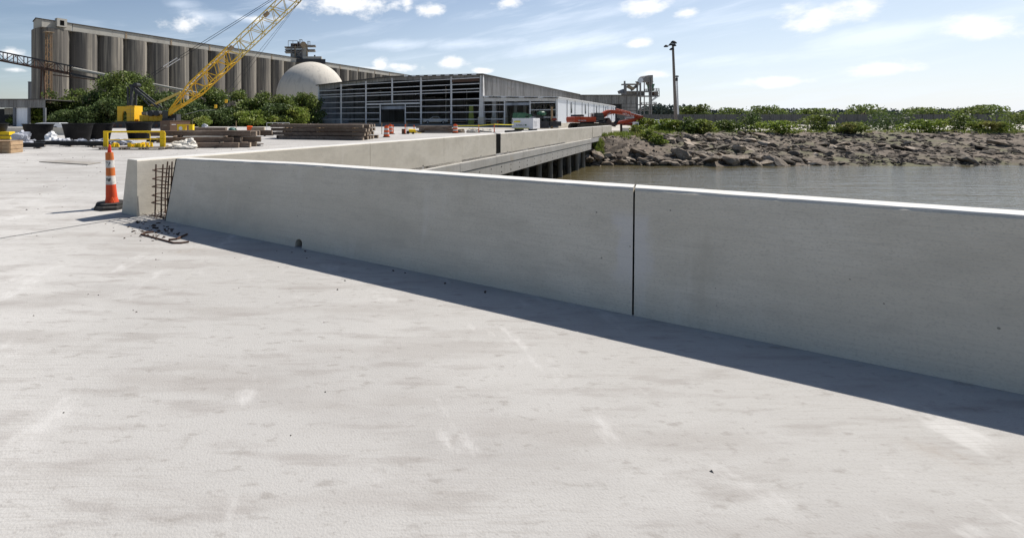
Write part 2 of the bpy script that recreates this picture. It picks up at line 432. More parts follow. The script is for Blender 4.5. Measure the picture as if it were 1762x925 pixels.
def nnoise(N, L, scale, stretch=(1, 1, 1), detail=5, off=0.0):
    g = N.new('ShaderNodeNewGeometry')
    mp = N.new('ShaderNodeMapping')
    mp.inputs['Scale'].default_value = stretch
    mp.inputs['Location'].default_value = (off, off * 0.7, 0)
    L.new(g.outputs['Position'], mp.inputs['Vector'])
    z = N.new('ShaderNodeTexNoise')
    z.inputs['Scale'].default_value = scale
    z.inputs['Detail'].default_value = detail
    L.new(mp.outputs[0], z.inputs['Vector'])
    return z.outputs['Fac'], mp.outputs[0]


def smooth(N, L, v, lo, hi):
    mr = N.new('ShaderNodeMapRange')
    mr.interpolation_type = 'SMOOTHSTEP'
    mr.inputs['From Min'].default_value = lo
    mr.inputs['From Max'].default_value = hi
    L.new(v, mr.inputs['Value'])
    return mr.outputs[0]


def bug_holes(N, L):
    g = N.new('ShaderNodeNewGeometry')
    vo = N.new('ShaderNodeTexVoronoi')
    vo.inputs['Scale'].default_value = 11
    L.new(g.outputs['Position'], vo.inputs['Vector'])
    sp = N.new('ShaderNodeSeparateColor')
    L.new(vo.outputs['Color'], sp.inputs[0])
    r = nmath(N, L, 'MULTIPLY', sp.outputs[0], 0.085)
    dot = nmath(N, L, 'LESS_THAN', vo.outputs['Distance'], r)
    return nmath(N, L, 'MULTIPLY', dot, nmath(N, L, 'GREATER_THAN', sp.outputs[1], 0.62))


def joint_laitance(N, L):
    """pale wash that ran out of the form joint of the near barrier"""
    g = N.new('ShaderNodeNewGeometry')
    sp = N.new('ShaderNodeSeparateXYZ')
    L.new(g.outputs['Position'], sp.inputs[0])
    j = SA + DA * 6.28
    t = nmath(N, L, 'ADD', nmath(N, L, 'MULTIPLY', nmath(N, L, 'SUBTRACT', sp.outputs[0], j.x), DA.x), nmath(N, L, 'MULTIPLY', nmath(N, L, 'SUBTRACT', sp.outputs[1], j.y), DA.y))
    mk, _ = nnoise(N, L, 5.0, (1, 1, 0.45), off=2.0)
    e = nmath(N, L, 'ADD', nmath(N, L, 'ABSOLUTE', t), nmath(N, L, 'MULTIPLY', nmath(N, L, 'SUBTRACT', mk, 0.5), 0.45))
    a = nmath(N, L, 'SUBTRACT', 1.0, smooth(N, L, e, 0.05, 0.16))
    h = nmath(N, L, 'MULTIPLY', smooth(N, L, sp.outputs[2], 0.12, 0.4), nmath(N, L, 'SUBTRACT', 1.0, smooth(N, L, sp.outputs[2], 0.72, 0.86)))
    return nmath(N, L, 'MULTIPLY', a, h)


def broom(N, L):
    z, _ = nnoise(N, L, 3.0, (1.2, 34, 1), 4, 5.0)
    mk, _ = nnoise(N, L, 0.5, off=9.0)
    return nmath(N, L, 'MULTIPLY', smooth(N, L, z, 0.48, 0.64), smooth(N, L, mk, 0.42, 0.62))


PB = Vector((-3.485, 7.66, 0))
SA = Vector((-2.88, 7.31, 0))
DA = Vector((0.828, -0.561, 0)).normalized()
overlay(deck_m, broom, (0.31, 0.295, 0.275), 0.45)
overlay(wall_m, joint_laitance, (0.60, 0.58, 0.58), 0.5)
overlay(wall_m, bug_holes, (0.12, 0.11, 0.095), 0.7)


def water_material():
    m = bpy.data.materials.new('river_water')
    m.use_nodes = True
    N, L = m.node_tree.nodes, m.node_tree.links
    bs = N['Principled BSDF']
    bs.inputs['Roughness'].default_value = 0.09
    bs.inputs['IOR'].default_value = 1.33
    g = N.new('ShaderNodeNewGeometry')
    mp = N.new('ShaderNodeMapping')
    mp.inputs['Rotation'].default_value = (0, 0, R(-12))
    mp.inputs['Scale'].default_value = (0.35, 1.5, 1)
    L.new(g.outputs['Position'], mp.inputs['Vector'])
    n1 = N.new('ShaderNodeTexNoise')
    n1.inputs['Scale'].default_value = 0.9
    n1.inputs['Detail'].default_value = 6
    L.new(mp.outputs[0], n1.inputs['Vector'])
    n2 = N.new('ShaderNodeTexNoise')
    n2.inputs['Scale'].default_value = 5
    n2.inputs['Detail'].default_value = 4
    L.new(mp.outputs[0], n2.inputs['Vector'])
    ad = N.new('ShaderNodeMath')
    ad.operation = 'MULTIPLY_ADD'
    ad.inputs[1].default_value = 0.25
    L.new(n2.outputs['Fac'], ad.inputs[0])
    L.new(n1.outputs['Fac'], ad.inputs[2])
    bp = N.new('ShaderNodeBump')
    bp.inputs['Strength'].default_value = 0.55
    bp.inputs['Distance'].default_value = 0.25
    L.new(ad.outputs[0], bp.inputs['Height'])
    L.new(bp.outputs[0], bs.inputs['Normal'])
    mx = N.new('ShaderNodeMix')
    mx.data_type = 'RGBA'
    mx.inputs[6].default_value = (0.105, 0.085, 0.045, 1)
    mx.inputs[7].default_value = (0.075, 0.066, 0.034, 1)
    L.new(n1.outputs['Fac'], mx.inputs['Factor'])
    L.new(mx.outputs[2], bs.inputs['Base Color'])
    return m


water_m = water_material()


# ------------------------------------------------------------------ geometry helpers
def V(*a):
    return Vector(a)


def P(px, py, D):
    """the point of the place that lies D metres ahead on the line of sight (1200 x 505 photo pixels)"""
    return V((px - 600) / 800 * D, D, 1.6 - (py - 205) / 800 * D)


def G(px, py, z=0.0):
    D = (1.6 - z) * 800 / (py - 205)
    return V((px - 600) / 800 * D, D, z)


E1 = V(0.6, 0.8, 0)
E2 = V(-0.8, 0.6, 0)
UP = V(0, 0, 1)


class MB:
    def __init__(s):
        s.v, s.f = [], []

    def add(s, vs, fs):
        b = len(s.v)
        s.v += [tuple(p) for p in vs]
        s.f += [tuple(i + b for i in f) for f in fs]

    def box(s, c, size, rz=0.0, ax=None, ay=None, az=None):
        c = Vector(c)
        if ax is None:
            ax, ay, az = V(math.cos(rz), math.sin(rz), 0), V(-math.sin(rz), math.cos(rz), 0), UP
        hx, hy, hz = size[0] / 2, size[1] / 2, size[2] / 2
        vs = [c + ax * (sx * hx) + ay * (sy * hy) + az * (sz * hz) for sz in (-1, 1) for sx, sy in ((-1, -1), (1, -1), (1, 1), (-1, 1))]
        s.add(vs, [(3, 2, 1, 0), (4, 5, 6, 7), (0, 1, 5, 4), (1, 2, 6, 5), (2, 3, 7, 6), (3, 0, 4, 7)])
        return s

    def bar(s, p, q, w, h=None, up=UP):
        p, q = Vector(p), Vector(q)
        h = w if h is None else h
        ax = (q - p).normalized()
        if abs(ax.dot(up)) > 0.98:
            up = V(0, 1, 0) if abs(ax.y) < 0.9 else V(1, 0, 0)
        ay = up.cross(ax).normalized()
        az = ax.cross(ay)
        return s.box((p + q) / 2, ((q - p).length, w, h), ax=ax, ay=ay, az=az)

    def tube(s, p, q, r, n=8, r2=None):
        p, q = Vector(p), Vector(q)
        r2 = r if r2 is None else r2
        ax = (q - p).normalized()
        a = ax.orthogonal().normalized()
        b = ax.cross(a)
        vs = [c + (a * math.cos(2 * math.pi * k / n) + b * math.sin(2 * math.pi * k / n)) * rr for c, rr in ((p, r), (q, r2)) for k in range(n)]
        fs = [(k, (k + 1) % n, n + (k + 1) % n, n + k) for k in range(n)]
        fs += [tuple(range(n - 1, -1, -1)), tuple(range(n, 2 * n))]
        s.add(vs, fs)
        return s

    def path(s, pts, r, n=6):
        for a, b in zip(pts[:-1], pts[1:]):
            s.tube(a, b, r, n)
        return s

    def lathe(s, prof, c=(0, 0, 0), n=24, caps=True, squash=(1, 1)):
        c = Vector(c)
        vs, fs = [], []
        for r, z in prof:
            for k in range(n):
                t = 2 * math.pi * k / n
                vs.append(c + V(r * math.cos(t) * squash[0], r * math.sin(t) * squash[1], z))
        m = len(prof)
        for i in range(m - 1):
            for k in range(n):
                fs.append((i * n + k, i * n + (k + 1) % n, (i + 1) * n + (k + 1) % n, (i + 1) * n + k))
        if caps:
            fs.append(tuple(range(n - 1, -1, -1)))
            fs.append(tuple((m - 1) * n + k for k in range(n)))
        s.add(vs, fs)
        return s

    def prism(s, pts, ext):
        """closed polygon of 3-D points pushed along ext"""
        ext = Vector(ext)
        n = len(pts)
        vs = [Vector(p) for p in pts] + [Vector(p) + ext for p in pts]
        fs = [(k, (k + 1) % n, n + (k + 1) % n, n + k) for k in range(n)]
        fs += [tuple(range(n - 1, -1, -1)), tuple(range(n, 2 * n))]
        s.add(vs, fs)
        return s

    def quad(s, a, b, c, d):
        s.add([a, b, c, d], [(0, 1, 2, 3)])
        return s

    def ribbed(s, p, q, z0, z1, pitch=0.6, depth=0.05, out=None, zt=None):
        """vertical ribbed sheet from p to q (plan), z0 to z1 at p and to zt at q"""
        p, q = V(p[0], p[1], 0), V(q[0], q[1], 0)
        zt = z1 if zt is None else zt
        L = (q - p).length
        ax = (q - p) / L
        nn = V(-ax.y, ax.x, 0) if out is None else Vector(out)
        n = max(1, int(L / pitch))
        xs = []
        for k in range(n):
            for a, d in ((0, 0), (0.55, 0), (0.68, 1), (0.87, 1)):
                xs.append(((k + a) / n, d))
        xs.append((1, 0))
        vs, fs = [], []
        for t, d in xs:
            b = p + ax * (t * L) + nn * (d * depth)
            vs += [b + UP * z0, b + UP * (z1 + (zt - z1) * t)]
        for i in range(len(xs) - 1):
            fs.append((2 * i, 2 * i + 2, 2 * i + 3, 2 * i + 1))
        s.add(vs, fs)
        return s

    def build(s, name, m, parent=None, smooth=False, kind=None, label=None):
        me = bpy.data.meshes.new(name)
        me.from_pydata(s.v, [], s.f)
        if len(s.f) < 20000:
            bm = bmesh.new()
            bm.from_mesh(me)
            bmesh.ops.recalc_face_normals(bm, faces=bm.faces)
            bm.to_mesh(me)
            bm.free()
        if m:
            me.materials.append(m)
        me.update()
        if smooth:
            me.shade_smooth()
            me.set_sharp_from_angle(angle=R(38))
        return link(name, me, parent, kind, label)


def link(name, data, parent=None, kind=None, label=None):
    o = bpy.data.objects.new(name, data)
    COL.objects.link(o)
    if parent is not None:
        o.parent = parent
        if parent.parent is None:
            o.matrix_parent_inverse = parent.matrix_basis.inverted()
    if kind:
        o['kind'] = kind
    if label:
        o['label'] = label
    return o


def tag(o, label, cat, group=None):
    o['label'] = label
    o['category'] = cat
    if group:
        o['group'] = group
    return o


def thing(name, label, cat, loc=(0, 0, 0), group=None, rz=0):
    o = bpy.data.objects.new(name, None)
    o.empty_display_size = 0.2
    COL.objects.link(o)
    o.location = loc
    o.rotation_euler = (0, 0, rz)
    return tag(o, label, cat, group)


KIDS = {}


def copy_thing(root, loc, rz=0, label=None, scale=None):
    r = root.copy()
    COL.objects.link(r)
    r.location = loc
    r.rotation_euler = (0, 0, rz)
    if scale:
        r.scale = scale
    if label:
        r['label'] = label
    for ch in root.children:
        c = ch.copy()
        COL.objects.link(c)
        c.parent = r
        for g in ch.children:
            d = g.copy()
            COL.objects.link(d)
            d.parent = c
    return r


def bevel(o, w=0.012, seg=2):
    b = o.modifiers.new('edge', 'BEVEL')
    b.width = w
    b.segments = seg
    b.limit_method = 'ANGLE'
    b.angle_limit = R(40)
    return o


def cut(o, cutter):
    """real hole: subtract cutter (an MB) from the mesh of o"""
    cm = bpy.data.meshes.new('cutter')
    cm.from_pydata(cutter.v, [], cutter.f)
    bm = bmesh.new()
    bm.from_mesh(cm)
    bmesh.ops.recalc_face_normals(bm, faces=bm.faces)
    bm.to_mesh(cm)
    bm.free()
    co = bpy.data.objects.new('cutter', cm)
    COL.objects.link(co)
    md = o.modifiers.new('hole', 'BOOLEAN')
    md.object = co
    md.operation = 'DIFFERENCE'
    md.solver = 'EXACT'
    bpy.context.view_layer.update()
    dg = bpy.context.evaluated_depsgraph_get()
    me = bpy.data.meshes.new_from_object(o.evaluated_get(dg))
    o.modifiers.clear()
    o.data = me
    bpy.data.objects.remove(co)
    bpy.data.meshes.remove(cm)


def lettering(text, c, ax, up, h, m, parent, name='lettering', width=None):
    cu = bpy.data.curves.new(name, 'FONT')
    cu.body = text
    cu.size = h * 1.4
    cu.extrude = 0.004
    cu.align_x = 'CENTER'
    cu.align_y = 'CENTER'
    cu.materials.append(m)
    tmp = bpy.data.objects.new('tmp', cu)
    me = bpy.data.meshes.new_from_object(tmp)
    bpy.data.objects.remove(tmp)
    ax = Vector(ax).normalized()
    up = Vector(up).normalized()
    nn = ax.cross(up)
    me.transform(Matrix(((ax.x, up.x, nn.x, c[0]), (ax.y, up.y, nn.y, c[1]), (ax.z, up.z, nn.z, c[2]), (0, 0, 0, 1))))
    me.name = name
    return link(name, me, parent)


def mesh_np(name, verts, faces4, m):
    me = bpy.data.meshes.new(name)
    nv, nf = len(verts), len(faces4)
    me.vertices.add(nv)
    me.vertices.foreach_set('co', verts.astype(np.float32).ravel())
    me.loops.add(nf * 4)
    me.loops.foreach_set('vertex_index', faces4.astype(np.int32).ravel())
    me.polygons.add(nf)
    me.polygons.foreach_set('loop_start', np.arange(0, nf * 4, 4, dtype=np.int32))
    me.polygons.foreach_set('loop_total', np.full(nf, 4, dtype=np.int32))
    me.materials.append(m)
    me.update()
    me.validate()
    return me


def leaves_mesh(name, centers, sizes, m, rng, droop=0.0):
    n = len(centers)
    d = rng.normal(size=(n, 3))
    d[:, 2] -= droop
    d /= np.linalg.norm(d, axis=1)[:, None]
    e = rng.normal(size=(n, 3))
    e -= (e * d).sum(1)[:, None] * d
    e /= np.linalg.norm(e, axis=1)[:, None]
    s = sizes[:, None]
    a = centers - d * s * 0.6
    c = centers + d * s * 0.6
    b = centers + e * s * 0.32
    f = centers - e * s * 0.32
    vs = np.stack([a, b, c, f], 1).reshape(-1, 3)
    fs = np.arange(4 * n).reshape(n, 4)
    return mesh_np(name, vs, fs, m)


def clump_points(rng, clumps, n, shell=0.55):
    """points spread through ellipsoid clumps, denser towards their outsides"""
    cl = np.array(clumps, float)
    vol = cl[:, 3] * cl[:, 4] * cl[:, 5]
    w = vol ** 0.72
    idx = rng.choice(len(cl), n, p=w / w.sum())
    d = rng.normal(size=(n, 3))
    d /= np.linalg.norm(d, axis=1)[:, None]
    r = rng.uniform(shell ** 3, 1.12, n) ** (1 / 3)
    r *= 1 + 0.10 * rng.normal(size=n)
    return cl[idx, :3] + d * r[:, None] * cl[idx, 3:]


# ================================================================== THE SETTING
# --- deck slabs (two pours with an open construction joint between them)
PB = V(-3.485, 7.66, 0)                       # foot of the road barrier's end, outer face
NB = V(0.8, -0.6, 0)                          # its outer side (towards the water)
SA = V(-2.88, 7.31, 0)                        # foot of the near barrier's end
DA = V(0.828, -0.561, 0).normalized()
NA = V(0.561, 0.828, 0).normalized()          # towards the water
JD = V(0.644, 0.765, 0).normalized()
jn = V(JD.y, -JD.x, 0)


def slab(name, pts, z=0.0, th=0.45, m=deck_m, kind='structure'):
    mb = MB().prism([V(p[0], p[1], z - th) for p in pts], (0, 0, th))
    return mb.build(name, m, None, kind=kind)


BEND = PB + E1 * 53.0
j0 = PB - JD * 150
slab('concrete_deck', [j0 - jn * 0.035, PB - jn * 0.035, PB, BEND, BEND + V(4, 46, 0), V(-140, 98, 0), V(-200, -107, 0)])
# second slab: the strip the near barrier stands on
tb = (PB - SA).dot(DA)
qa = SA + NA * 0.47
# where the outer face line of the road barrier meets the back of the near barrier
den = E1.x * NA.x + E1.y * NA.y
sQ = (qa - PB).dot(NA) / E1.dot(NA)
Q = PB + E1 * sQ
slab('concrete_deck', [j0 + jn * 0.011, V(40, -107, 0), qa + DA * 60, Q + NB * 0.008, PB + jn * 0.011 + NB * 0.004])

# --- ground beyond the deck, out to the horizon
gx = []


def crest(x):
    return 44.0 + min(max((x - 23.5) * 0.72, 0), 14) - min(max((x - 52) * 0.08, 0), 3)


pts = [V(-3000, 60, 0), V(-110, 60, 0), V(5, 60, 0), V(17, 46.7, 0)]
for x in range(21, 190, 4):
    pts.append(V(x, crest(x) + 2.6, 0))
pts += [V(3000, 52, 0), V(3000, 3200, 0), V(-3000, 3200, 0)]
MB().prism([V(p.x, p.y, -0.35) for p in pts], (0, 0, 0.31)).build('ground', ground_m, kind='structure')
MB().quad(V(-60, -200, -2.5), V(900, -200, -2.5), V(900, 60, -2.5), V(-60, 60, -2.5)).build('water', water_m, kind='structure')


# --- river bank
def bank_z(x, y):
    c = crest(x)
    toe = 41.2 + 0.5 * math.sin(x * 0.35) + 0.3 * math.sin(x * 1.1)
    t = (y - toe) / (c - toe)
    if t < 0:
        return -2.5 + t * 3.0
    tt = min(t, 1.0)
    z = -2.5 + (2.44) * (tt ** 0.9)
    return z


def bank():
    rng = np.random.default_rng(5)
    xs = np.arange(4, 186, 0.8)
    ts = np.linspace(-0.25, 1.55, 44)
    vs, fs = [], []
    for x in xs:
        c = crest(x)
        for t in ts:
            y = 41.2 + t * (c - 41.2) if t < 1 else c + (t - 1) * 8
            z = bank_z(x, y) if t < 1 else -0.06 - 0.05 * (t - 1)
            k = 0.13 if 0 <= t < 1 else 0.0
            vs.append((x + rng.normal() * 0.08, y, z + (rng.normal() * k * 0.9 - (0.03 if t >= 1 else 0))))
    n = len(ts)
    for i in range(len(xs) - 1):
        for j in range(n - 1):
            fs.append((i * n + j, (i + 1) * n + j, (i + 1) * n + j + 1, i * n + j + 1))
    mb = MB()
    mb.add(vs, fs)
    return mb.build('river_bank', bank_m, kind='structure', smooth=True)


bank_o = bank()


def rocks():
    rng = random.Random(11)
    shapes = []
    for k in range(14):
        import bmesh
        bm = bmesh.new()
        bmesh.ops.create_icosphere(bm, subdivisions=2, radius=0.5)
        ax = (rng.uniform(0.9, 1.5), rng.uniform(0.6, 1.0), rng.uniform(0.28, 0.62))
        planes = [(Vector((rng.gauss(0, 1), rng.gauss(0, 1), rng.gauss(0, 1))).normalized(), rng.uniform(0.16, 0.40)) for _ in range(12)]
        for v in bm.verts:
            for nn, d in planes:
                h = v.co.dot(nn) - d
                if h > 0:
                    v.co -= nn * h
            v.co = Vector((v.co.x * ax[0], v.co.y * ax[1], v.co.z * ax[2])) * 1.25
        me = bpy.data.meshes.new('rock')
        bm.to_mesh(me)
        bm.free()
        me.materials.append(rock_m)
        shapes.append(me)
    spots = []
    # dense band at the waterline, then up the whole slope to the right
    for i in range(135):
        x = rng.uniform(17.0, 42)
        y = 40.7 + abs(rng.gauss(0, 0.75)) + rng.uniform(0, 0.5) + (rng.uniform(0, 1.2) if x > 30 else 0)
        spots.append((x, y, rng.uniform(0.4, 1.25)))
    for i in range(115):
        x = rng.uniform(31, 52)
        c = crest(x)
        y = 41.5 + (c - 41.5) * rng.uniform(0.08, 1.0)
        spots.append((x, y, rng.uniform(0.45, 1.35)))
    for i in range(16):
        spots.insert(0, (rng.uniform(18, 40), 41.0 + rng.uniform(0, 1.6), rng.uniform(1.4, 2.1)))
    for i in range(34):
        x = rng.uniform(50, 95)
        y = 41 + rng.uniform(0, 9)
        spots.append((x, y, rng.uniform(.7, 1.8)))
    for x, y, s in spots[:300]:
        o = bpy.data.objects.new('rock', rng.choice(shapes))
        COL.objects.link(o)
        o.parent = bank_o
        o.location = (x, y, bank_z(x, y) + s * 0.14)
        o.scale = (s, s, s * rng.uniform(0.8, 1.2))
        o.rotation_euler = (rng.uniform(-0.45, 0.45), rng.uniform(-0.4, 0.4), rng.uniform(0, 6.28))
    # small rubble too fine to pick apart, and the stones beyond the first three hundred
    mb = MB()
    for i in range(2400):
        x = rng.uniform(29, 60) if i % 2 else (rng.uniform(17, 33) if i % 6 == 0 else rng.uniform(40, 120))
        c = crest(x)
        y = 41 + (c - 41) * rng.random() if x > 32 else 41 + rng.random() * 1.5
        me = rng.choice(shapes)
        s_ = rng.uniform(.16, .5) if i % 4 else rng.uniform(.4, .85)
        mt = Matrix.Translation((x, y, bank_z(x, y) + s_ * .08)) @ Matrix.Rotation(rng.uniform(0, 6.28), 4, 'Z') @ Matrix.Rotation(rng.uniform(-.5, .5), 4, 'X') @ Matrix.Scale(s_, 4)
        mb.add([mt @ v.co for v in me.vertices], [tuple(p.vertices) for p in me.polygons])
    for i in range(3600):
        x = rng.uniform(15, 130)
        c = crest(x)
        t = rng.random() ** 1.3
        y = 41 + (c - 41) * t
        s = rng.uniform(0.06, 0.22) * (1.6 if x > 33 else 1)
        z = bank_z(x, y) + s * 0.2
        a = rng.uniform(0, 6.28)
        q = [V(x + s * math.cos(a + k * 1.57) * rng.uniform(0.7, 1.3), y + s * math.sin(a + k * 1.57) * rng.uniform(0.7, 1.3), z + rng.uniform(-0.3, 0.3) * s) for k in range(4)]
        top = V(x, y, z + s * rng.uniform(0.3, 0.8))
        mb.add(q + [top], [(0, 1, 4), (1, 2, 4), (2, 3, 4), (3, 0, 4)])
    mb.build('rubble', rock_m, bank_o, kind='stuff')


rocks()


def grass_patch(name, spots, n, h, seed, m=grass_m, par=None):
    rng = random.Random(seed)
    mb = MB()
    for i in range(n):
        cx, cy, r = rng.choice(spots)
        a, d = rng.uniform(0, 6.28), r * math.sqrt(rng.random())
        x, y = cx + d * math.cos(a), cy + d * math.sin(a)
        z = bank_z(x, y) if y < crest(x) else -0.08
        hh = h * rng.uniform(0.4, 1.2)
        w = hh * 0.10
        b = rng.uniform(0, 6.28)
        lean = V(math.cos(b) * hh * 0.4, math.sin(b) * hh * 0.4, hh)
        sd = V(-math.sin(b + 0.7) * w, math.cos(b + 0.7) * w, 0)
        p = V(x, y, z - 0.03)
        mb.add([p - sd, p + sd, p + lean * 0.6 + sd * 0.7, p + lean], [(0, 1, 2, 3)])
    o = mb.build(name, m, kind='stuff')
    return o


g = grass_patch('grass', [(23.4, 43.6, .5), (23.1, 42.9, .45), (23.0, 42.4, 0.4), (27, 47.5, 1.6), (31, 50.5, 2.0), (35, 53, 2.4), (29, 49, 1.5), (24.5, 45.5, .8)] +
                [(x, crest(x) + 1.5, 2.5) for x in range(36, 130, 4)], 9000, 0.42, 3)
tag(g, 'rough yellow green grass along the crest of the river bank', 'grass')


# ================================================================== FOREGROUND BARRIERS
def barrier_section(p, off_z):
    return [p + NA * o + UP * z for o, z in off_z]


def near_barrier(t0, t1, label, scuppers=(), filler=False, group=None):
    def H(t):
        return 0.965 + 0.047 * min(max(t / 2.6, 0), 1)
    root = thing('concrete_barrier', label, 'barrier', SA + DA * t0)
    mb = MB()
    ts = [t0 + (t1 - t0) * k / 60 for k in range(61)]
    rj = random.Random(int(t0 * 10))
    n = 0
    rings = []
    for t in ts:
        p = SA + DA * t
        h = H(t)
        rings.append([p + NA * o + UP * z for o, z in ((0.0, 0.001), (0.012, 0.06), (0.197 + rj.uniform(-.002, .002), h - 0.018 + rj.uniform(-.003, .003)), (0.215, h), (0.435, h), (0.45, h - 0.015), (0.45, 0.001))])
    k = len(rings[0])
    vs = [v for r in rings for v in r]
    fs = []
    for i in range(len(rings) - 1):
        for j in range(k):
            a, b = i * k + j, i * k + (j + 1) % k
            fs.append((a, a + k, b + k, b))
    fs.append(tuple(range(k)))
    fs.append(tuple((len(rings) - 1) * k + j for j in range(k - 1, -1, -1)))
    mb.add(vs, fs)
    body = mb.build('barrier_wall', wall_m, root)
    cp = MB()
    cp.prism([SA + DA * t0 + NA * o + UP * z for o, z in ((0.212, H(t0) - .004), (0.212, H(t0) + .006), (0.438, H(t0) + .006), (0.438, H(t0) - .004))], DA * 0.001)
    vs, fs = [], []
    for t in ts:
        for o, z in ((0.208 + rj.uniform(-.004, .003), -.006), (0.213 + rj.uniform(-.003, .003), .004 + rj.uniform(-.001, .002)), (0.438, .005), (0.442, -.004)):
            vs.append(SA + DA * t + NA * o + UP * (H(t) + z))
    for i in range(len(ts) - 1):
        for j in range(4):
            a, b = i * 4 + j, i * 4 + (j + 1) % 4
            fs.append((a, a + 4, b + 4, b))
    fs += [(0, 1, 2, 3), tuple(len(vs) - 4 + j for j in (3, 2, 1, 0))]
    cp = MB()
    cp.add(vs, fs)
    cp.build('sunlit_cap', cap_m, root)  # added thin layer, paler so the top reads as sunlit
    for t in scuppers:
        c = MB()
        w, h = 0.055, 0.10
        prof = [(-w, -0.05), (w, -0.05), (w, h - 0.045)] + [(w * math.cos(a), h - 0.045 + 0.05 * math.sin(a)) for a in (0.5, 1.0, 1.57, 2.1, 2.6)] + [(-w, h - 0.045)]
        base = SA + DA * t - NA * 0.1
        c.prism([base + DA * u + UP * z for u, z in prof], NA * 0.36)
        cut(body, c)
    if filler:
        f = MB()
        p = SA + DA * (t0 - 0.016)
        f.prism([p + NA * o + UP * z for o, z in ((-0.004, 0.002), (0.195, H(0) - 0.004), (0.455, H(0) - 0.004), (0.455, 0.002))], DA * 0.014)
        f.build('joint_filler', black_m, root)
    return root


def joint_fill(t, w):
    o = MB().prism([SA + DA * t + NA * o_ + UP * z for o_, z in ((0.022, 0.003), (0.212, 0.97), (0.43, 0.97), (0.44, 0.003))], DA * w).build('joint_filler', black_m)
    return o


nb1 = near_barrier(0, 6.27, 'long near concrete barrier wall from the rusty rebar cage to the dark vertical joint', scuppers=[2.72], filler=True)
nb2 = near_barrier(6.283, 12.4, 'near concrete barrier wall segment right of the dark vertical joint', scuppers=[9.1])
for t_, par in ((6.271, nb1), (12.401, nb2)):
    jf = joint_fill(t_, 0.011)
    jf.parent = par
    jf.matrix_parent_inverse = par.matrix_basis.inverted()
near_barrier(12.42, 18.5, 'near concrete barrier segment running on past the second joint behind the camera side')


def road_barrier(s0, s1, label, notches=(), grooves=()):
    root = thing('concrete_barrier', label, 'barrier', PB + E1 * s0)
    prof = [(0, -0.10), (0.0, 0.905), (-0.014, 0.92), (-0.298, 0.92), (-0.312, 0.905), (-0.50, 0.001), (-0.50, -0.10)]
    cuts = [s0] + sorted(grooves) + [s1]
    mb = MB()
    for a, b in zip(cuts[:-1], cuts[1:]):
        pa = PB + E1 * (a + (0.006 if a != s0 else 0))
        mb.prism([pa + NB * o + UP * z for o, z in prof], E1 * (b - a - (0.006 if a != s0 else 0) - (0.006 if b != s1 else 0)))
    body = mb.build('barrier_wall', wall_m, root)
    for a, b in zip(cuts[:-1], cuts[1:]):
        MB().prism([PB + E1 * (a + .008) + NB * o + UP * z for o, z in ((-.010, .914), (-.016, .925), (-.296, .925), (-.302, .914))], E1 * (b - a - .016)).build('sunlit_cap', cap_m, root)  # same added pale layer, sun on the top put into its colour
    for s in notches:
        c = MB()
        base = PB + E1 * s + NB * 0.1
        prof2 = [(-0.05, -0.06), (0.05, -0.06), (0.05, 0.04), (0.0, 0.09), (-0.05, 0.04)]
        c.prism([base + E1 * u + UP * (z - 0.02) for u, z in prof2], NB * -0.3)
        cut(body, c)
    return root


def s_at(px):
    k = (px - 600) / 800
    return (k * PB.y - PB.x) / (0.6 - 0.8 * k)


sj = s_at(853.6)
sj2 = s_at(861.6)
road_barrier(0, sj, 'road barrier from its cut end beside the orange cone to the wide dark gap',
             notches=[s_at(728), s_at(827.5)], grooves=[s_at(637), s_at(795), s_at(764)])
se = s_at(1003)
road_barrier(sj2, 41.5, 'road barrier beyond the wide dark gap, along the bridge over the water',
             notches=[s_at(873.5), s_at(908.5)], grooves=[s_at(880), s_at(931), s_at(972)])
road_barrier(41.7, 46.6, 'short road barrier piece by the river bank between two dark joints')
road_barrier(46.9, 53, 'last pale road barrier piece before the orange excavator')
tag(MB().prism([PB + E1 * (sj + 0.001) + NB * o + UP * z for o, z in ((-0.025, 0.002), (-0.025, 0.905), (-0.30, 0.905), (-0.48, 0.002))], E1 * (sj2 - sj - 0.002)).build('joint_seal', black_m),
    'black rubber seal filling the wide gap of the road barrier', 'joint seal')


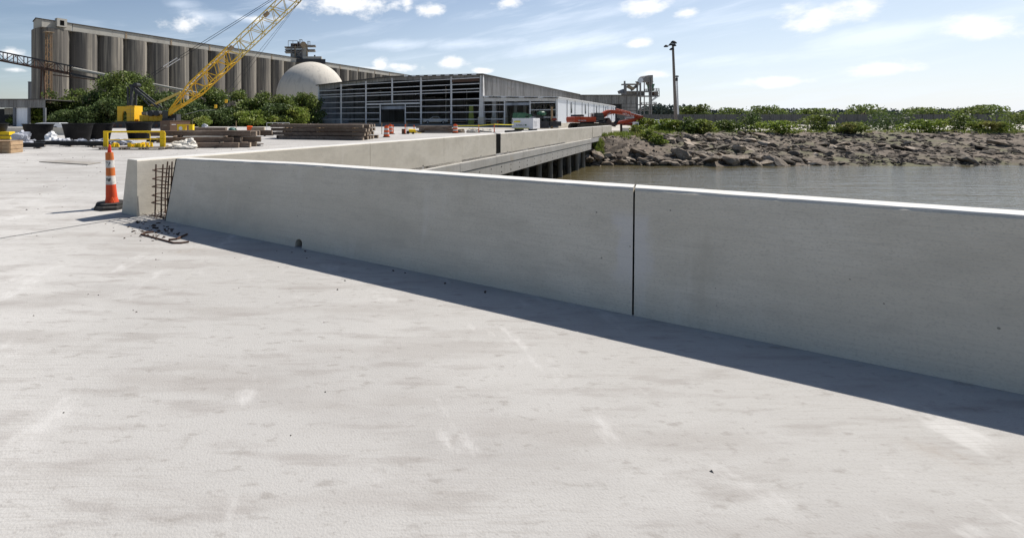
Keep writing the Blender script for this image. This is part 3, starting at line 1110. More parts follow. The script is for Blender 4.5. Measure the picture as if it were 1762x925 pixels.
# --- the bridge: stepped edge beam, soffit and piles
def bridge():
    root = thing('access_bridge', 'concrete edge of the road bridge above the water on square piles', 'bridge', PB + E1 * 6)
    s0, s1 = sQ + 0.02, 40.6
    segs = [s0]
    while segs[-1] < s1 - 5:
        segs.append(segs[-1] + 4.1)
    segs.append(s1)
    for a, b in zip(segs[:-1], segs[1:]):
        pa = PB + E1 * (a + 0.008)
        mb = MB().prism([pa + NB * o + UP * z for o, z in ((0.003, -0.452), (0.085, -0.452), (0.085, -0.11), (0.06, -0.085), (0.003, -0.085))], E1 * (b - a - 0.016))
        bevel(mb.build('edge_beam', bridge_m, root), 0.01, 1)
        mb = MB().prism([pa + NB * o + UP * z for o, z in ((-0.55, -1.0), (0.055, -1.0), (0.065, -0.47), (-0.55, -0.47))], E1 * (b - a - 0.016))
        lo = mb.build('fascia_panel', bridge_m, root)
        # tie holes left by the formwork
        for k in range(3):
            for zz in (-0.62, -0.86):
                c = pa + E1 * ((b - a) * (k + 0.5) / 3) + NB * 0.054 + UP * zz
                MB().tube(c, c + NB * 0.012, 0.038, 8).build('tie_hole_plug', black_m, lo)
    mb = MB().prism([PB + E1 * s0 + NB * o + UP * z for o, z in ((-12, -0.98), (-0.56, -0.98), (-0.56, -0.5), (-12, -0.5))], E1 * (s1 - s0))
    mb.build('soffit', bridge_m, root)
    D = []
    d = 11.0
    s = 6.5
    while s < 40:
        for off in (0.40, 4.2, 8.0):
            c = PB + E1 * s - NB * off
            MB().tube(c + UP * -4.0, c + UP * -.99, 0.17, 14).build('pile', pile_m, root, smooth=True)
        s += 2.75
    # abutment under the far end
    ab = MB().prism([PB + E1 * 40.0 + NB * o + UP * -3.2 for o in (-.9, -12)] + [PB + E1 * 41.6 + NB * o + UP * -3.2 for o in (-12, -.9)], UP * 2.2)
    ab.build('abutment', pile_m, root)


bridge()


# --- rebar cage in the gap between the two barriers
def rebar():
    root = thing('rebar_cage', 'rusty rebar cage standing in the gap between the two concrete barriers', 'rebar', SA - DA * 0.3 + NA * 0.2)
    rr = random.Random(2)
    spots = [(0.43, 0.10, .86), (0.25, 0.09, .87), (0.09, 0.10, .86), (0.53, 0.36, .88), (0.40, 0.37, .885), (0.27, 0.36, .87), (0.12, 0.36, .88)]
    for t, o, h in spots:
        b = SA - DA * t + NA * o
        MB().path([b + UP * 0.0, b + V(rr.uniform(-.01, .01), rr.uniform(-.01, .01), h * 0.5), b + V(0.03 + rr.uniform(-.012, .012), rr.uniform(-.01, .01), h)], 0.0125, 7).build('vertical_bar', rust_m, root, smooth=True)
    for z in (0.76, 0.62, 0.49, 0.345, 0.225):
        e = 0.48 + rr.uniform(-0.02, 0.02)
        dz = rr.uniform(-0.015, 0.015)
        a = SA + DA * -0.03 + NA * 0.075 + UP * (z + dz - .01)
        b = SA - DA * e + NA * 0.08 + UP * z
        c = SA - DA * (e + 0.05) + NA * 0.22 + UP * (z + 0.01)
        d = SA - DA * e + NA * 0.385 + UP * z
        f = SA + DA * -0.03 + NA * 0.39 + UP * (z - dz + .03)
        MB().path([a, b, c, d, f], 0.0095, 6).build('horizontal_tie', rust_m, root, smooth=True)
    MB().path([SA - DA * 0.52 + NA * 0.05 + UP * 0.02, SA - DA * 0.2 + NA * 0.06 + UP * 0.03, SA + NA * 0.1 - DA * 0.03 + UP * 0.02], 0.012, 6).build('base_bar', rust_m, root)
    # tie wire and trash at its foot
    w = MB()
    for k in range(46):
        b = SA - DA * rr.uniform(0.0, 0.66) + NA * rr.uniform(0.0, 0.42)
        a = rr.uniform(0, 6.28)
        l = rr.uniform(0.04, 0.14)
        w.tube(b + UP * 0.005, b + V(math.cos(a) * l, math.sin(a) * l, rr.uniform(0.005, 0.10)), 0.0035, 4)
    w.build('wire_scraps', rust_m, root, kind='stuff')


rebar()


# --- channelizer cone
def cone():
    cone_low_m = mat('cone_red_orange', (0.55, 0.062, 0.018), [(5, (1, 1, 1), 0.45, 0.68, (0.42, 0.055, 0.02), 0.7), (18, (1, 1, 0.5), 0.55, 0.70, (0.22, 0.06, 0.035), 0.6)], rough=0.6)
    c = G(193, 358)
    root = thing('traffic_cone', 'tall dirty orange and white traffic cone on a black rubber base beside the barrier end', 'cone', c)
    lean = V(-0.06, 0.02, 1)

    def at(z):
        return c + V(lean.x * z, lean.y * z, z)
    base = MB()
    n = 8
    ang = R(20)
    base.lathe([(0.285, 0.0), (0.285, 0.05), (0.262, 0.065), (0.16, 0.07)], c + V(-0.02, 0, 0), 8)
    bevel(base.build('rubber_base', rubber_m, root), 0.008)
    base2 = MB().lathe([(0.27, 0.068), (0.265, 0.10), (0.235, 0.11)], c + V(-0.035, 0.05, 0), 8)
    base2.build('rubber_base', rubber_m, root)

    def seg(name, z0, z1, r0, r1, m, n=20, flare=0):
        mb = MB()
        prof = []
        st = 5
        vs, fs = [], []
        for i in range(st):
            f = i / (st - 1)
            z = z0 + (z1 - z0) * f
            r = r0 + (r1 - r0) * f
            o = at(z)
            for k in range(n):
                t = 2 * math.pi * k / n
                q = r * (1 + 0.03 * math.sin(3 * t + z * 9))
                vs.append(o + V(q * math.cos(t), q * math.sin(t), 0))
        for i in range(st - 1):
            for k in range(n):
                fs.append((i * n + k, i * n + (k + 1) % n, (i + 1) * n + (k + 1) % n, (i + 1) * n + k))
        fs += [tuple(range(n - 1, -1, -1)), tuple((st - 1) * n + k for k in range(n))]
        mb.add(vs, fs)
        return mb.build(name, m, root, smooth=True)
    seg('cone_body', 0.105, 0.20, 0.118, 0.096, cone_low_m)
    seg('cone_body', 0.20, 0.43, 0.096, 0.084, cone_low_m)
    b1 = seg('reflective_band', 0.43, 0.585, 0.0845, 0.079, band_m)
    seg('orange_band', 0.585, 0.73, 0.079, 0.075, cone_orange_m)
    b2 = seg('reflective_band', 0.73, 0.865, 0.075, 0.071, band_m)
    seg('orange_band', 0.865, 1.0, 0.071, 0.066, cone_orange_m)
    # loop handle
    hd = MB()
    hd.prism([at(1.0) + V(-0.035, -0.014, 0), at(1.0) + V(0.035, -0.014, 0), at(1.0) + V(0.022, -0.014, 0.125), at(1.0) + V(-0.004, -0.014, 0.145), at(1.0) + V(-0.016, -0.014, 0.12)], (0, 0.028, 0))
    bevel(hd.build('handle', red_m, root), 0.006)
    # raised triangular gusset at the foot
    gs = MB()
    p = at(0.11)
    gs.bar(p + V(0.02, -0.135, 0.005), p + V(0.06, -0.112, 0.10), 0.012)
    gs.bar(p + V(0.10, -0.105, 0.005), p + V(0.06, -0.112, 0.10), 0.012)
    gs.build('gusset', orange_m, root)
    # hand-drawn marks on the white bands
    for z, r, marks, b in ((0.80, 0.0745, [((-.035, .03), (-.01, .035)), ((-.01, .035), (-.012, .01)), ((.012, -.03), (.02, .0)), ((.02, 0), (.045, .018)), ((.02, .0), (.03, .03))], b2),
                        (0.51, 0.085, [((-.04, .03), (-.015, .034)), ((-.03, .034), (-.028, -.02)), ((.0, .03), (.005, -.025)), ((.02, .03), (.045, .02)), ((.02, .03), (.018, -.02)), ((.018, 0), (.04, 0))], b1)):
        mk = MB()
        for (u0, v0), (u1, v1) in marks:
            def sp(u, v):
                t = -math.pi / 2 + u / r
                return at(z + v) + V((r + 0.001) * math.cos(t), (r + 0.001) * math.sin(t), 0)
            mk.bar(sp(u0, v0), sp(u1, v1), 0.007)
        mk.build('marking', black_m, b)


cone()


# --- loose things on the deck in front
def deck_bits():
    rr = random.Random(21)
    p = [G(243, 403, 0.012), G(262, 407.5, 0.012), G(299, 417.5, 0.012), G(312, 417.5, 0.012), G(325, 415.5, 0.014)]
    tag(MB().path([G(264, 398.5, 0.012), G(249, 400.5, 0.012)] + p, 0.011, 7).build('bent_rebar', rust_m, smooth=True),
        'long bent rusty rebar lying on the shadow edge before the barrier', 'rebar')
    tag(MB().path([G(290, 412, 0.012), G(304, 411, 0.012), G(313, 406.5, 0.02), G(322, 402.5, 0.012)], 0.013, 7).build('bent_rebar', rust_m, smooth=True),
        'short dark kinked rebar lying wholly in the barrier shadow', 'rebar')
    bd = [G(250, 402.4), G(296, 415.2), G(318, 414), G(272, 402.5)]
    mb = MB()
    mb.prism([V(q.x, q.y, 0.0) for q in bd], (0, 0, 0.004))
    db = MB()
    for k in range(124):
        px = rr.gauss(262, 26)
        py = rr.gauss(398, 8)
        if k > 110:
            px, py = rr.uniform(300, 900), 0
            py = 380 + (px - 285) * 0.2 + rr.uniform(0, 16)
        if py < 378:
            py = 378 + rr.random() * 6
        q = G(px, py)
        # keep off the barrier foot
        if (q - SA).dot(NA) > -0.06:
            continue
        s = rr.uniform(0.006, 0.02) * (1.5 if k < 30 else 1)
        a = rr.uniform(0, 6.28)
        db.box(q + UP * s * 0.3, (s * rr.uniform(1, 2.6), s, s * 0.6), rz=a)
    o = db.build('rust_flakes', mat('dark_rust', (0.06, 0.04, 0.032), rough=.9, island=.5), kind='stuff')
    tag(o, 'brown rust flakes and scraps strewn on the deck by the bent rebar', 'debris')
    pb = MB()
    for k in range(900):
        D = 1.9 + rr.random() ** 0.7 * 26
        X = rr.uniform(-0.8 * D, 1.3 * D)
        q = V(X, D, 0)
        if (q - SA).dot(NA) > -0.08 and (q - PB).dot(NB) > -0.6:
            continue
        s = rr.uniform(0.004, 0.011) * (1 + D * 0.06) * (1.0 if k % 9 else 1.8)
        a = rr.uniform(0, 6.28)
        pb.add([q + V(math.cos(a + i * 2.1) * s, math.sin(a + i * 2.1) * s, 0) for i in range(3)] + [q + UP * s * 0.9], [(0, 1, 3), (1, 2, 3), (2, 0, 3)])
    o = pb.build('grit', mat('grit_stone', (0.12, 0.11, 0.1), rough=0.95), kind='stuff')
    tag(o, 'tiny dark pebbles and grit scattered over the pale concrete deck', 'grit')
    pl = [G(67, 279.2), G(110, 277.2), G(174.5, 280.4), G(151, 284.2)]
    mb = MB().prism([V(q.x, q.y, 0.012) for q in pl], (0, 0, 0.02))
    tag(mb.build('steel_plate', mat('plate_steel', (0.30, 0.28, 0.25), [(2, (1, 1, 1), .45, .7, (0.2, 0.17, 0.14), .7)], rough=0.7)),
        'thin flat plate lying alone on the deck left of the cone', 'plate')


deck_bits()

# ================================================================== YARD
exec_later = []


def heap(name, label, cat, c, size, m, seed, group=None, crumple=0.25, sub=3, rz=0, parent=None):
    import bmesh
    rr = random.Random(seed)
    bm = bmesh.new()
    bmesh.ops.create_icosphere(bm, subdivisions=sub, radius=0.5)
    dirs = [(Vector((rr.gauss(0, 1), rr.gauss(0, 1), rr.gauss(0, 1))).normalized(), rr.uniform(0, 6.28), rr.uniform(4, 11)) for _ in range(9)]
    for v in bm.verts:
        h = 0
        for nn, ph, fr in dirs:
            h += abs(math.sin(v.co.dot(nn) * fr + ph)) - 0.6
        f = 1 + crumple * h / 2.2 + rr.uniform(-1, 1) * crumple * 0.25
        co = v.co * f
        co = Vector((co.x * size[0], co.y * size[1], co.z * size[2] + size[2] * 0.40))
        co.z = max(co.z, 0.002 + rr.random() * 0.004)
        cs, sn = math.cos(rz), math.sin(rz)
        v.co = Vector((co.x * cs - co.y * sn, co.x * sn + co.y * cs, co.z)) + Vector(c)
    me = bpy.data.meshes.new(name)
    bm.to_mesh(me)
    bm.free()
    me.materials.append(m)
    o = link(name, me, parent)
    if parent is None:
        tag(o, label, cat, group)
    return o


def timber(name, c, axis, L, w, h, label, group, tilt=0.0, roll=0.0, m=timber_m, seed=0):
    """one baulk: slightly worn box with its two sawn ends as parts"""
    rr = random.Random(seed)
    ax = (Vector(axis).normalized() + UP * tilt).normalized()
    root = thing(name, label, 'timber', c, group)
    ay = UP.cross(ax).normalized()
    az = ax.cross(ay)
    n = 7
    mb = MB()
    vs, fs = [], []
    for i in range(n):
        t = -L / 2 + L * i / (n - 1)
        jw, jh = rr.uniform(-.012, .012), rr.uniform(-.012, .012)
        ch = 0.02
        for u, z in ((-w / 2, -h / 2 + ch), (-w / 2 + ch, -h / 2), (w / 2 - ch, -h / 2), (w / 2, -h / 2 + ch), (w / 2, h / 2 - ch), (w / 2 - ch, h / 2), (-w / 2 + ch, h / 2), (-w / 2, h / 2 - ch)):
            vs.append(Vector(c) + ax * t + ay * (u + jw) + az * (z + h / 2 + jh * 0.6 + rr.uniform(-.004, .004)))
    for i in range(n - 1):
        for j in range(8):
            fs.append((i * 8 + j, i * 8 + (j + 1) % 8, (i + 1) * 8 + (j + 1) % 8, (i + 1) * 8 + j))
    fs += [tuple(range(7, -1, -1)), tuple((n - 1) * 8 + j for j in range(8))]
    mb.add(vs, fs)
    mb.build('baulk', m, root)
    for sgn in (-1, 1):
        e = MB()
        cc = Vector(c) + ax * (sgn * (L / 2 + 0.004)) + az * (h / 2)
        e.box(cc, (0.012, w * 0.86, h * 0.86), ax=ax, ay=ay, az=az)
        e.build('sawn_end', timber_end_m, root)
    return root


def timber_piles():
    rr = random.Random(31)
    # long main stack
    ax = V(-0.95, 0.31, 0).normalized()
    row = V(0.31, 0.95, 0).normalized()
    corner = V(1.2, 35.3, 0)
    w, h = 0.36, 0.30
    names = ['bottom', 'second', 'third', 'top']
    for lay in range(4):
        for c in range(6):
            L = 7.6 + rr.uniform(-0.6, 0.5) + (0.4 if lay == 3 else 0)
            end = corner + row * (c * 0.74 + rr.uniform(-.1, .1)) + ax * (rr.uniform(-0.25, 0.3) + (0.0 if lay > 1 else 0.1))
            ctr = end + ax * (L / 2) + UP * (lay * (h + 0.004) + 0.02)
            face = ('front row', 'second row', 'third row', 'fourth row', 'fifth row', 'rear row')[c]
            timber('timber_baulk', ctr, ax, L, w, h - 0.05, 'weathered brown timber in the %s layer of the long stack, %s' % (names[lay], face),
                   'timbers of the long stack', seed=lay * 10 + c)
        if lay:
            for k, t in enumerate((.9, 3.8, 6.6)):
                q = corner + ax * t + row * 1.9 + UP * (lay * (h + 0.004) - 0.03)
                tag(MB().bar(q - row * 2.05 + UP * .025, q + row * 2.0 + UP * .025, .09, .048).build('spacer_lath', plank_m),
                    'pale spacer lath under the %s layer of the long stack, %s' % (names[lay], ('near its right end', 'at its middle', 'near its left end')[k]), 'lath', 'laths of the long stack')
    # left stack behind the white sacks
    D = 26.2
    spec = [  # px0, px1, top y, thick, D
        (262, 432, 225.5, .29, 26.4, 'topmost long timber of the left stack under the brown box', 0),
        (268, 405, 237.0, .30, 26.1, 'thick middle timber of the left stack behind the white sacks', 0),
        (300, 411, 247.0, .28, 25.9, 'lowest front timber of the left stack', 0),
    ]
    for i, (x0, x1, yt, th, D, lab, tl) in enumerate(spec):
        a, b = P(x0, yt, D), P(x1, yt, D)
        L = (b - a).length
        c = (a + b) / 2
        c.z -= th
        c.z = max(c.z, 0.01)
        for k in range(4):
            timber('timber_baulk', c + V(rr.uniform(-.25, .25) + (.3 * k), .45 * k, rr.uniform(-.02, .02) if c.z > .05 else 0), V(1, 0.06 * (1 if k != 1 else -1), 0), L + rr.uniform(-.5, .3), .33, th,
                   lab if k == 0 else 'brown timber in the %s row of the left stack, at the %s level' % (('front', 'second', 'third', 'rear')[k], ('top', 'middle', 'lowest')[i]),
                   'timbers of the left stack', seed=50 + i * 5 + k)
    for k, x in enumerate((300, 385)):
        for i, z in enumerate((.285, .60)):
            q = P(x + i * 5, 240, 26.2)
            timber('timber_block', V(q.x, 26.35, z - .01), V(0, 1, 0), 1.2, .15, .07 if i == 0 else .08, 'small cross block between layers of the left stack, %s, %s one' % (('lower gap', 'upper gap')[i], ('left', 'right')[k]), 'blocks of the left stack', seed=80 + k)
    # splintered planks sticking out to the right
    for i, (a, b, th) in enumerate(((G(396, 250.5), G(452, 248.5), .07), (G(402, 253), G(447, 251), .06))):
        c = (a + b) / 2
        c.z = .01 + i * .0
        timber('broken_plank', c, b - a, (b - a).length, .24, th, ('splintered grey plank end poking out right of the left stack, farther one', 'splintered grey plank end poking out right of the left stack, nearer one')[i], 'broken planks', m=pallet_m, seed=90 + i)
    # small stack behind, with the orange stake
    for i in range(6):
        lay, c = i % 2, i // 2
        q = G(366, 228)
        timber('timber_baulk', V(q.x + rr.uniform(-.3, .3), 52 + c * .5, lay * .34 + .01), V(1, 0.04, 0), 5.2 + rr.uniform(-.4, .4), .34, .31,
               'old timber in the small far stack behind the left pile, %s layer, %s row' % (('lower', 'upper')[lay], ('front', 'middle', 'rear')[c]), 'timbers of the far stack', seed=100 + i)
    # messy low stack in front of the warehouse
    for i in range(14):
        q = G(748, 228)
        lay = i // 5
        timber('timber_baulk', V(q.x + rr.uniform(-.9, .9) + lay * .1, 53.5 + (i % 5) * .55, .02 + lay * .27), V(1, rr.uniform(-.12, .12), 0), 3.4 + rr.uniform(-.5, .5), .3, .25,
               'old timber, %s layer, %s row of the messy stack by the striped drum' % (('lowest', 'middle', 'top')[min(lay, 2)], ('front', 'second', 'third', 'fourth', 'rear')[i % 5]), 'timbers of the messy stack', seed=120 + i,
               m=timber_m if i % 3 else pallet_m)


timber_piles()


def tub_proto():
    root = thing('black_tub', 'x', 'tub', (0, 0, 0), 'black tubs along the yard')
    out = [(0.70, 0.0), (0.74, 0.03), (0.80, 0.40), (0.815, 0.42), (0.90, 0.86), (0.915, 0.88), (0.985, 1.22), (1.02, 1.24), (1.02, 1.30)]
    inn = [(0.985, 1.30), (0.95, 1.24), (0.86, 0.84), (0.70, 0.06), (0.0, 0.05)]
    MB().lathe(out + inn, (0, 0, 0), 36, caps=False).build('shell', tub_m, root, smooth=True)
    MB().lathe([(1.022, 1.245), (1.05, 1.25), (1.05, 1.30), (1.022, 1.305)], (0, 0, 0), 36, caps=False).build('rim', tub_m, root, smooth=True)
    return root


def tubs():
    pr = tub_proto()
    spots = [(66, 33.4, .97, 'black tub standing left of the white car'),
             (134, 33.0, 1.0, 'large black tub right of the white car, nearest of a pair'),
             (171, 35.6, .98, 'black tub half hidden behind another tub, left of the yellow rail'),
             (239, 36.5, 1.02, 'black tub standing below the crane body behind the yellow rail'),
             (-14, 34.0, 1.0, 'black tub cut by the left picture edge')]
    for i, (px, D, s, lab) in enumerate(spots):
        loc = V((px - 600) / 800 * D, D, 0.0)
        if i == 0:
            pr.location = loc
            pr.rotation_euler = (0, 0, 0.3)
            pr['label'] = lab
            pr.scale = (s, s, s)
        else:
            copy_thing(pr, loc, i * 1.1, lab, (s, s, s))


tubs()


def yard_left():
    rr = random.Random(8)
    # long black pipes / beams on the ground
    for i, (x0, x1, yb, D, lab) in enumerate(((17, 72, 256, 25.2, 'black beam on the ground right of the wooden crate'),
                                           (58, 126, 252, 27.6, 'black beam lying in front of the black tub beside the white car'),
                                           (104, 172, 253, 27.0, 'black beam lying before the pair of black tubs'),
                                           (148, 186, 254, 26.6, 'short black beam ending behind the yellow rail'),
                                           (252, 300, 246, 31.5, 'black beam behind the right end of the yellow rail'),
                                           (395, 470, 235, 43, 'low black beam lying between the two timber stacks'))):
        a, b = V((x0 - 600) / 800 * D, D, 0), V((x1 - 600) / 800 * D, D + .2, 0)
        root = thing('black_beam', lab, 'beam', (a + b) / 2, 'black beams lying in the yard')
        # I-section
        ax = (b - a).normalized()
        mb = MB()
        for zc, ww, hh in ((0.085, .26, .03), (0.30, .26, .03)):
            mb.bar(a + UP * zc, b + UP * zc, ww, hh)
        mb.build('flange', beam_m, root)
        MB().bar(a + UP * 0.192, b + UP * 0.192, .025, .183).build('web', beam_m, root)
        for t in (0.2, 0.8):
            q = a + (b - a) * t
            MB().box(q + UP * 0.034, (.12, .5, .068)).build('bearer', pallet_m, root)
    # plastic, bags
    for i, (px, yb, D, size, m, lab, cat) in enumerate((
            (37, 243, 30.5, (1.0, .8, .85), film_m, 'crumpled grey plastic sheet heaped left of the leftmost full tub', 'plastic sheet'),
            (88, 244, 30, (.62, .6, .82), paper_m, 'bulging white bag against the right side of the leftmost full tub', 'bag'),
            (95, 245, 29.6, (.5, .5, .45), paper_m, 'small white bag beside the bulging one', 'bag'),
            (107, 246, 29.4, (.9, .7, .42), film_m, 'low heap of grey plastic left of the nearer paired tub', 'plastic sheet'),
            (137, 247, 28.8, (1.0, .6, .36), film_m, 'low grey plastic heap in front of the nearer paired tub', 'plastic sheet'),
            (22, 247, 28.2, (.9, .6, .32), film_m, 'flat grey plastic heap behind the wooden crate', 'plastic sheet'),
            (176, 247, 28.7, (.8, .6, .40), film_m, 'grey plastic heap just left of the yellow rail', 'plastic sheet'),
            (58, 247, 28.8, (.9, .5, .24), film_m, 'thin grey plastic scraps before the leftmost full tub', 'plastic sheet'),
            (212, 247, 29.0, (1.5, .7, .42), film_m, 'grey plastic heap seen through the yellow rail', 'plastic sheet'))):
        c = V((px - 600) / 800 * D, D, 0)
        heap('plastic_sheet' if 'sheet' in cat else 'white_bag', lab, cat, c, size, m, 40 + i, crumple=.45)
    sc_ = MB()
    for k in range(260):
        px = rr.uniform(16, 215)
        D = rr.uniform(27.8, 31.5)
        c = V((px - 600) / 800 * D, D, rr.uniform(0, .16) * rr.random() + (.0 if rr.random() < .5 else .10))
        r_ = rr.uniform(.05, .14)
        q = [c + V(rr.gauss(0, r_), rr.gauss(0, r_), rr.uniform(0, r_ * 1.3)) for _ in range(4)]
        sc_.quad(*q)
    o = sc_.build('plastic_scraps', film_m, kind='stuff')
    tag(o, 'torn grey plastic scraps strewn over the black beams before the tubs', 'scraps')
    # wooden crate at the left edge
    c = G(-4, 264)
    root = thing('wooden_crate', 'raw wooden slatted crate cut by the left picture edge', 'crate', c)
    L, W, Hh = 1.16, .8, .56
    ox = c.x
    for k in range(3):
        MB().box(c + V(0, 0, .095 + k * .185), (L, .03, .165)).build('slat', plank_m, root)
        MB().box(c + V(0, W, .095 + k * .185), (L, .03, .165)).build('slat', plank_m, root)
        MB().box(c + V(L / 2 + .017, W / 2, .095 + k * .185), (.03, W + .03, .165)).build('slat', plank_m, root)
    for x in (-L / 2 + .06, .12, L / 2 - .05):
        MB().box(c + V(x, -.032, .29), (.10, .03, .56)).build('upright', plank_m, root)
    MB().box(c + V(0, W / 2, .572), (L + .06, W + .1, .022)).build('lid', plank_m, root)
    # yellow machine block at left
    c = P(13, 240, 34)
    root = thing('yellow_block', 'two stacked yellow steel blocks behind the crate at the left edge', 'machine part', (c.x, 34, 0))
    MB().box((c.x, 34, .27), (.8, .6, .24)).build('lower_block', rail_yellow_m, root)
    MB().box((c.x, 34, .415), (.9, .7, .05)).build('separator', dark_steel_m, root)
    MB().box((c.x - .05, 34, .56), (.75, .6, .24)).build('upper_block', rail_yellow_m, root)
    MB().box((c.x, 34, .072), (.9, .7, .14)).build('bearer', timber_m, root)
    # low pale wall / kerb seen behind tubs
    c0, c1 = P(0, 214, 46), P(178, 218, 47)
    tag(MB().bar(V(c0.x - 8, 46, .38), V(c1.x, 47, .38), .3, .76).build('low_wall', wall_m), 'low pale concrete wall running behind the black tubs', 'wall')


yard_left()


def yellow_rail():
    D = 24.6
    s = D / 800
    x0, x1 = (178 - 600) * s, (285 - 600) * s
    root = thing('yellow_guardrail', 'yellow steel guardrail frame standing on a grey pallet before the black tubs', 'guardrail', (x0, D, 0))

    def plate(xc, name='post'):
        MB().box((xc, D, .55), (.24, .05, .84)).build(name, rail_yellow_m, root)
    plate(x0 + .12)
    plate(x1 - .18)
    MB().path([V(x0 + .02, D - .04, .93), V(x1 - .16, D - .04, .95), V(x1 - .05, D - .04, .92), V(x1 - .01, D - .04, .82), V(x1 - .01, D - .04, .16)], .035, 8).build('top_rail', rail_yellow_m, root, smooth=True)
    MB().path([V(x0 + .24, D - .03, .50), V(x1 - .02, D - .03, .55)], .025, 8).build('middle_rail', rail_yellow_m, root, smooth=True)
    xb = (259 - 600) * s
    MB().path([V(xb - 2.2, D - .07, .91), V(xb - .2, D - .07, .91), V(xb, D - .07, .86), V(xb + .03, D - .07, .2)], .026, 8).build('bent_rail', rail_yellow_m, root, smooth=True)
    MB().path([V(x0 + .02, D + .5, .90), V(x1 - .3, D + .5, .92), V(x1 - .24, D + .5, .2)], .03, 8).build('rear_rail', rail_yellow_m, root, smooth=True)
    # pallet below
    pr = thing('pallet', 'flat grey wooden pallet under the yellow guardrail', 'pallet', (x0, D, 0))
    for k in range(6):
        MB().box(((x0 + x1) / 2 - .12, D - .42 + k * .2, .115), (x1 - x0 + .45, .13, .03)).build('board', pallet_m, pr)
    for k in range(4):
        MB().box((x0 + .05 + k * (x1 - x0 - .2) / 3, D + .08, .051), (.10, 1.1, .098)).build('bearer', pallet_m, pr)
    rr = random.Random(77)
    n = 0
    for k in range(34):
        x = rr.uniform(x0 + .35, x1 - .75)
        hgt = rr.uniform(.08, .24)
        mb = MB()
        c = V(x, D + rr.uniform(-.25, .3), .132)
        if k % 3:
            mb.box(c + UP * hgt / 2, (rr.uniform(.09, .2), .12, hgt), rz=rr.uniform(0, 3))
        else:
            mb.tube(c, c + UP * hgt, .075, 8, .045)
        o = mb.build('yellow_clamp', rail_yellow_m)
        tag(o, ('small square yellow steel clamp' if k % 3 else 'small round yellow steel collar') + ' in the heap on the pallet', 'clamp', 'yellow clamps on the pallet')
    # sacks
    for i, (px, D2, size, lab) in enumerate(((303, 25.2, (.95, .7, .30), 'flat creased white sack, left of the two tall ones'),
                                          (309, 25.5, (.8, .55, .46), 'rolled white sack in the middle of the sack heap'),
                                          (325, 25.4, (.72, .6, .58), 'tallest white sack at the right of the heap'),
                                          (319, 25.0, (1.15, .6, .24), 'thin spread white sheet under the sack heap'))):
        heap('white_sack', lab, 'sack', V((px - 600) / 800 * D2, D2, 0), size, sack_m, 60 + i, group='white sacks before the left timber stack', crumple=.32)


yellow_rail()


def brown_box():
    s = 50 / 800
    c = V((296 - 600) * s, 49.4, 0)
    root = thing('brown_tool_box', 'brown steel site box on the yard in front of the crane cab', 'box', c)
    z1 = 1.42
    for a, d, L in ((E2, 'f', 1.62), (E1, 's', 1.9)):
        pass
    p = [c, c + E2 * 1.85, c + E2 * 1.85 + E1 * 2.5, c + E1 * 2.5]
    bevel(MB().prism([q + UP * .12 for q in p], UP * (z1 - .16)).build('body', brown_m, root), .02)
    pl = [q + (q - (c + E2 * .92 + E1 * 1.25)).normalized() * .04 for q in p]
    MB().prism([q + UP * (z1 - .038) for q in pl], UP * .05).build('lid', brown_m, root)
    for a in (.2, 1.5):
        MB().box(c + E2 * a + E1 * 1.25 + UP * .06, (2.5, .12, .118), rz=math.atan2(.8, .6)).build('skid', dark_steel_m, root)
    n = V(-.6, -.8, 0)
    MB().box(c + E2 * .9 + n * .006 + UP * .92, (.6, .01, .13), rz=math.atan2(E2.y, E2.x)).build('label_plate', tan_m, root)
    MB().box(c + E1 * .45 + NB * .006 + UP * 1.02, (.5, .01, .05), rz=math.atan2(.8, .6)).build('label_plate', paper_m, root)
    # yellow stand to its right
    D = 44
    s = D / 800
    x0, x1 = (306.5 - 600) * s, (333 - 600) * s
    root = thing('yellow_stand', 'open yellow steel stand right of the brown box', 'stand', (x0, D, 0))
    for xa, xb in ((x0, x0 + .70), (x1 - .36, x1)):
        MB().box(((xa + xb) / 2, D, .60), (xb - xa, .5, .86)).build('leg', rail_yellow_m, root)
    MB().box(((x0 + x1) / 2, D, 1.065), (x1 - x0 + .02, .54, .06)).build('top', rail_yellow_m, root)
    MB().box(((x0 + x1) / 2, D, .085), (x1 - x0 + .1, .6, .17)).build('base', timber_m, root)
    MB().tube(V(x0 + .33, D - .252, .74), V(x0 + .33, D - .262, .74), .17, 16).build('round_sign', paper_m, root)
    MB().tube(V((330.5 - 600) * s, D + .1, 1.09), V((331 - 600) * s, D + .1, 1.62), .03, 8).build('post', pole_m, root)


brown_box()


# --- drums, delineators, stakes, tape
def drum(px, yb, lab, m1=orange_m, h=1.0, r=.29, white=True, grp='orange traffic drums'):
    c = G(px, yb)
    root = thing('traffic_drum', lab, 'drum', c, grp)
    MB().lathe([(r * 1.25, 0), (r * 1.25, .05), (r * 1.02, .08)], c, 16).build('rubber_base', rubber_m, root, smooth=True)
    k = 4
    z = .08
    hh = (h - .08) / 5
    for i in range(5):
        rr_ = r * (1 - .055 * i)
        m = band_m if (white and i % 2 == 1) else m1
        MB().lathe([(rr_, z), (rr_ * .985, z + hh * .85), (rr_ * .95, z + hh)], c, 16).build('band', m, root, smooth=True)
        z += hh
    MB().box(c + UP * (h + .04), (.16, .04, .08)).build('handle', m1, root)


drum(783.5, 229.3, 'orange and white striped drum standing right of the messy timber stack', h=.98)
drum(665, 236.2, 'orange drum hard against the right end of the long timber stack', m1=orange_m, h=.98, white=True, r=.26)
drum(671.5, 230.8, 'orange drum behind the one at the long timber stack end', h=1.0, white=True, r=.28)


